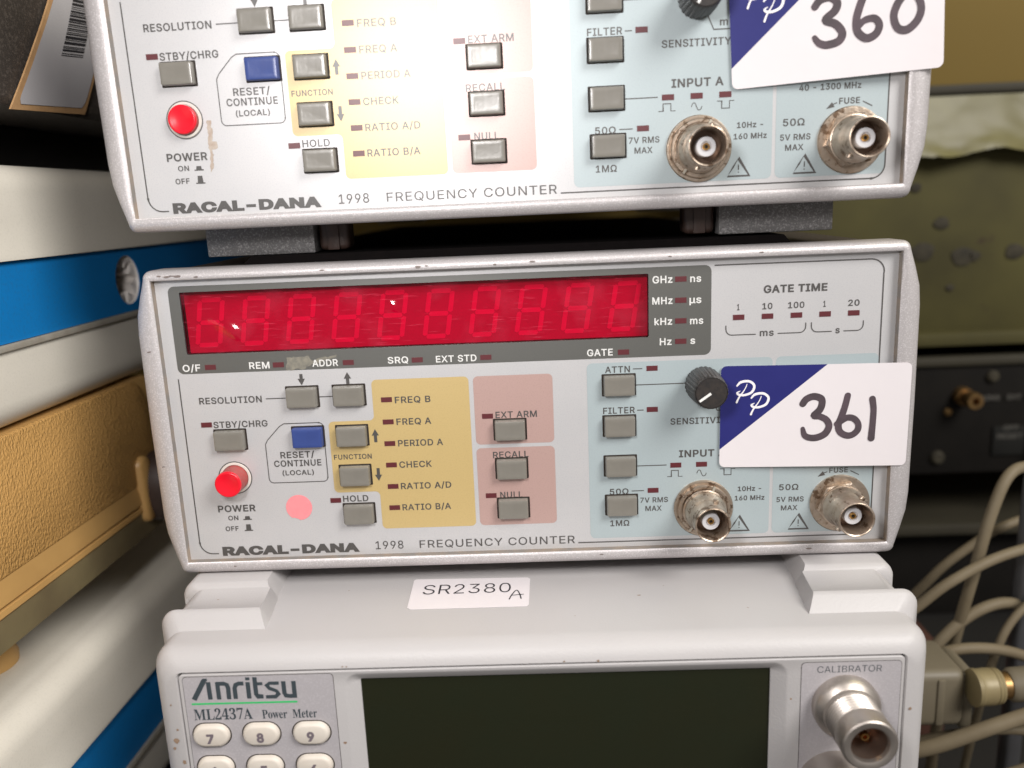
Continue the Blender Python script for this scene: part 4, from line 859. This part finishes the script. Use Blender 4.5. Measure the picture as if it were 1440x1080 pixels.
for (hx, hz, hr) in ((257, 54, 6), (283, 50, 6), (290, 50, 3.4), (316, 52, 5), (268, 72, 4), (330, 92, 4), (276, 30, 2.2), (341, 60, 3.5), (250, 95, 3)):
    bm = bmesh.new(); n = 28; q = [(hx + hr * (1 + .12 * math.sin(3 * a_ + hx)) * 1.25 * math.cos(a_), hz + hr * math.sin(a_)) for a_ in (2 * math.pi * k / n for k in range(n))]
    loft(bm, [at_y(q, -.1), at_y(q, -.7), at_y([(hx + (x - hx) * .7, hz + (z - hz) * .7) for x, z in q], -1.1)], cap1=True); finish("corroded_fitting", bm, m_corr, t)
# film
bm = bmesh.new(); n, m_ = 110, 26; rows = []
from mathutils import noise as NZ
for j in range(m_ + 1):
    r_ = []
    for i in range(n + 1):
        x = 150 + 380 * i / n; f_ = j / m_
        zb = 128 + 2 * math.sin(x * .09) + 2 * NZ.noise(Vector((x * .05, 0, 0))) + 1 * NZ.noise(Vector((x * .2, 4, 0)))
        z = zb + (163 - zb) * f_
        y = 291 + 7 * f_ + 1.2 * abs(NZ.noise(Vector((x * .018, z * .03, 1)))) + 0.5 * NZ.noise(Vector((x * .08 + z * .05, z * .09, 3))) + (2.2 * NZ.noise(Vector((x * .10, z * .1, 7))) * max(0, 1 - f_ * 4)) - 4 * (1 - f_) ** 3
        r_.append(V(bm, (x, y, z)))
    rows.append(r_)
for j in range(m_):
    for i in range(n): bm.faces.new((rows[j][i], rows[j][i + 1], rows[j + 1][i + 1], rows[j + 1][i]))
o = finish("plastic_film", bm, m_film, None, angle=80); tag(o, "crumpled yellowed plastic film draped over the top of the olive chassis", "plastic film")
# dark instrument
t = thing("dark_rack_instrument", "black instrument with brass terminal and green lamp, blurred in the shade at right", "instrument", Matrix.Translation((0, .285, -.08)))
bm = bmesh.new(); box(bm, 150, 520, 0, 130, 0, 76, 1.5); finish("shell", bm, m_rack, t)
bm = bmesh.new(); box(bm, 148, 522, -3, 6, 74, 80, 1); finish("top_rail", bm, m_shelf, t)
def lathe_at(name, x, z, pr, m, y=0): 
    bm = bmesh.new(); lathe(bm, x, z, pr, n=32); return finish(name, bm, m, t)
lathe_at("brass_terminal", 281, 54, [(6, 0), (6, 5), (5.4, 6), (4.2, 6), (4.2, 12), (5.4, 12.5), (5.4, 18), (4.8, 19), (2.6, 19), (2.5, 14)], m_brass)
lathe_at("small_screw", 273, 43, [(2.6, 0), (2.5, 1.6), (1.5, 2.4)], m_brass); lathe_at("small_screw", 268, 12, [(4.6, 0), (4.4, 2), (3, 3.2)], m_corr)
lathe_at("small_screw", 300, 66, [(4, 0), (3.8, 2), (2.4, 3.2)], m_corr)
lathe_at("green_lamp", 337, 43, [(7, 0), (7, 4), (6, 9), (3.5, 11.5)], m_glamp); lathe_at("black_knob", 344, 22, [(15, 0), (14.5, 12), (13, 15)], m_black)
bm = bmesh.new(); box(bm, 303, 324, -2, 1, 12, 32, 1.2); finish("legend_plate", bm, mat("grey_legend_plate", (.014, .014, .013), .8, base2=(.02, .02, .018), vscale=80, spec=0.15), t)
for s, x0, z, x1, h in (("MAINS", 288.5, 50.5, 305, 3.4), ("EXT", 310, 50.5, 319, 3.4), ("BATT", 323, 50.5, 340, 3.4), ("OFF", 309, 30, 319, 3.2), ("RESET", 305.5, 24, 322, 3.2)):
    bm = bmesh.new(); put_text(bm, s, x0, z, x1, h, -2.2, F_SANS, .02); finish("legend", bm, m_faint, t, smooth=False)
t = thing("steel_shelf", "dark steel shelf edge below the black instrument at right", "shelf", Matrix.Translation((0, .28, -.116)))
bm = bmesh.new(); box(bm, 140, 560, 0, 160, -4, 0, .6); finish("shelf_board", bm, m_shelf, t); bm = bmesh.new(); box(bm, 140, 560, -2, 1, -5, 2.5, .6); finish("front_lip", bm, m_shelf, t)
bm = bmesh.new(); box(bm, 150, 520, 298, 400, -189.8, -122, 1.5); o = finish("lower_dark_unit", bm, m_rack, None); tag(o, "black unit under the steel shelf behind the cables", "instrument")
bm = bmesh.new(); box(bm, 168, 216, 150, 205, -189.8, -133, 1.5); o = finish("red_brown_box", bm, m_redbox, None); tag(o, "dull red-brown box low behind the beige cables", "box")
bm = bmesh.new(); box(bm, 214, 222, 92, 100, -189.8, -14, 2.2, 3); o = finish("steel_post", bm, m_post, None); tag(o, "upright grey steel post at the right edge behind the cables", "post")
# cables
CG = "beige cables looping behind the power meter"
def cable(label, pts, r_):
    bm = bmesh.new(); tube(bm, pts, r_ * 0.74); o = finish("cable", bm, m_cable, None, angle=80); tag(o, label, "cable", CG)
cable("beige cable rising in a tall hairpin loop beside the steel post", [(240, 110, -20), (216, 96, -11.0), (203, 90, -12.5), (194.5, 86, -29), (189.5, 86, -55), (186.5, 92, -92), (186, 100, -135), (186, 105, -189)], 3.3)
cable("beige cable arching over the other, upper of the two crossing behind the hairpin", [(250, 116, -36), (218, 112, -44), (202, 110, -52), (184, 112, -70), (172, 118, -100), (166, 124, -189)], 2.9)
cable("beige cable sweeping up to the right just in front of the hairpin", [(235, 84, -36), (209, 80, -41), (190, 76, -45), (172, 74, -54), (160, 76, -66), (148, 82, -80), (140, 90, -110)], 3.0)
cable("beige cable curving low behind the ivory adaptor, bending down at the right", [(240, 104, -100), (221, 96, -79), (205, 92, -73), (188, 90, -80), (172, 88, -97), (163, 90, -120), (158, 96, -188)], 3.4)
cable("beige cable arching from the top of the ivory adaptor to the right edge", [(240, 78, -104), (216, 74, -92), (196, 72, -84), (176, 70, -82), (160, 74, -90)], 3.2)
cable("thick beige cable slanting across below the plug", [(235, 40, -82), (200, 38, -88), (176, 38, -96), (154, 40, -106), (140, 44, -112)], 4.0)
cable("greenish beige cable lowest at the bottom right corner", [(240, 40, -104), (204, 38, -112), (176, 38, -121), (154, 40, -128), (138, 44, -133)], 4.2)
cable("thin pale cable drooping from the right edge behind the plug", [(240, 90, -60), (222, 88, -66), (206, 84, -78), (198, 82, -98), (194, 84, -130), (190, 90, -188)], 2.4)
cable("thin pale cable crossing low from the power meter's side to the right edge", [(236, 56, -118), (214, 52, -112), (192, 52, -108), (172, 56, -112), (150, 62, -122), (140, 66, -135)], 2.6)
# ivory adaptor and plug
t = thing("ivory_adaptor", "ivory plastic adaptor body beside the power meter's right side", "adaptor", Matrix.Translation((.16, .06, -.1)))
bm = bmesh.new(); box(bm, -16, 10, -12, 16, -4, 21, 4, 4); finish("shell", bm, m_boot, t)
bm = bmesh.new(); box(bm, 9, 15, -9, 13, -7, 19, 2.5, 3); finish("end_flange", bm, m_boot, t)
bm = bmesh.new(); box(bm, -2, 1, -12.8, -11, -2, 18, .6); finish("raised_rib", bm, m_boot, t)
def xl(bm, x0, yc, zc, prof, n=36): loft(bm, [[(x0 + x, yc + r_ * math.cos(2 * math.pi * k / n), zc + x * .06 + r_ * math.sin(2 * math.pi * k / n)) for k in range(n)] for r_, x in prof], cap0=True, cap1=True)
t = thing("coaxial_plug", "yellowed coaxial plug pushed into the ivory adaptor", "plug", Matrix.Translation((.1725, .046, -.0865)))
bm = bmesh.new(); xl(bm, -2, 0, 2, [(7.2, 0), (7.4, 1.5), (7.0, 2.2), (7.2, 5), (7.1, 7), (6.8, 7.3), (7.1, 7.8), (6.8, 8.6), (7, 9.2), (6.7, 10)]); finish("collar", bm, m_plug, t)
bm = bmesh.new(); xl(bm, 8, 0, 2.5, [(5.2, 0), (5.2, 4)]); finish("brass_neck", bm, m_brass, t)
bm = bmesh.new(); xl(bm, 11.5, 0, 2.8, [(5.6, 0), (6.6, 1.5), (6.8, 20), (5.5, 40), (4, 60)]); finish("strain_relief", bm, m_boot, t)
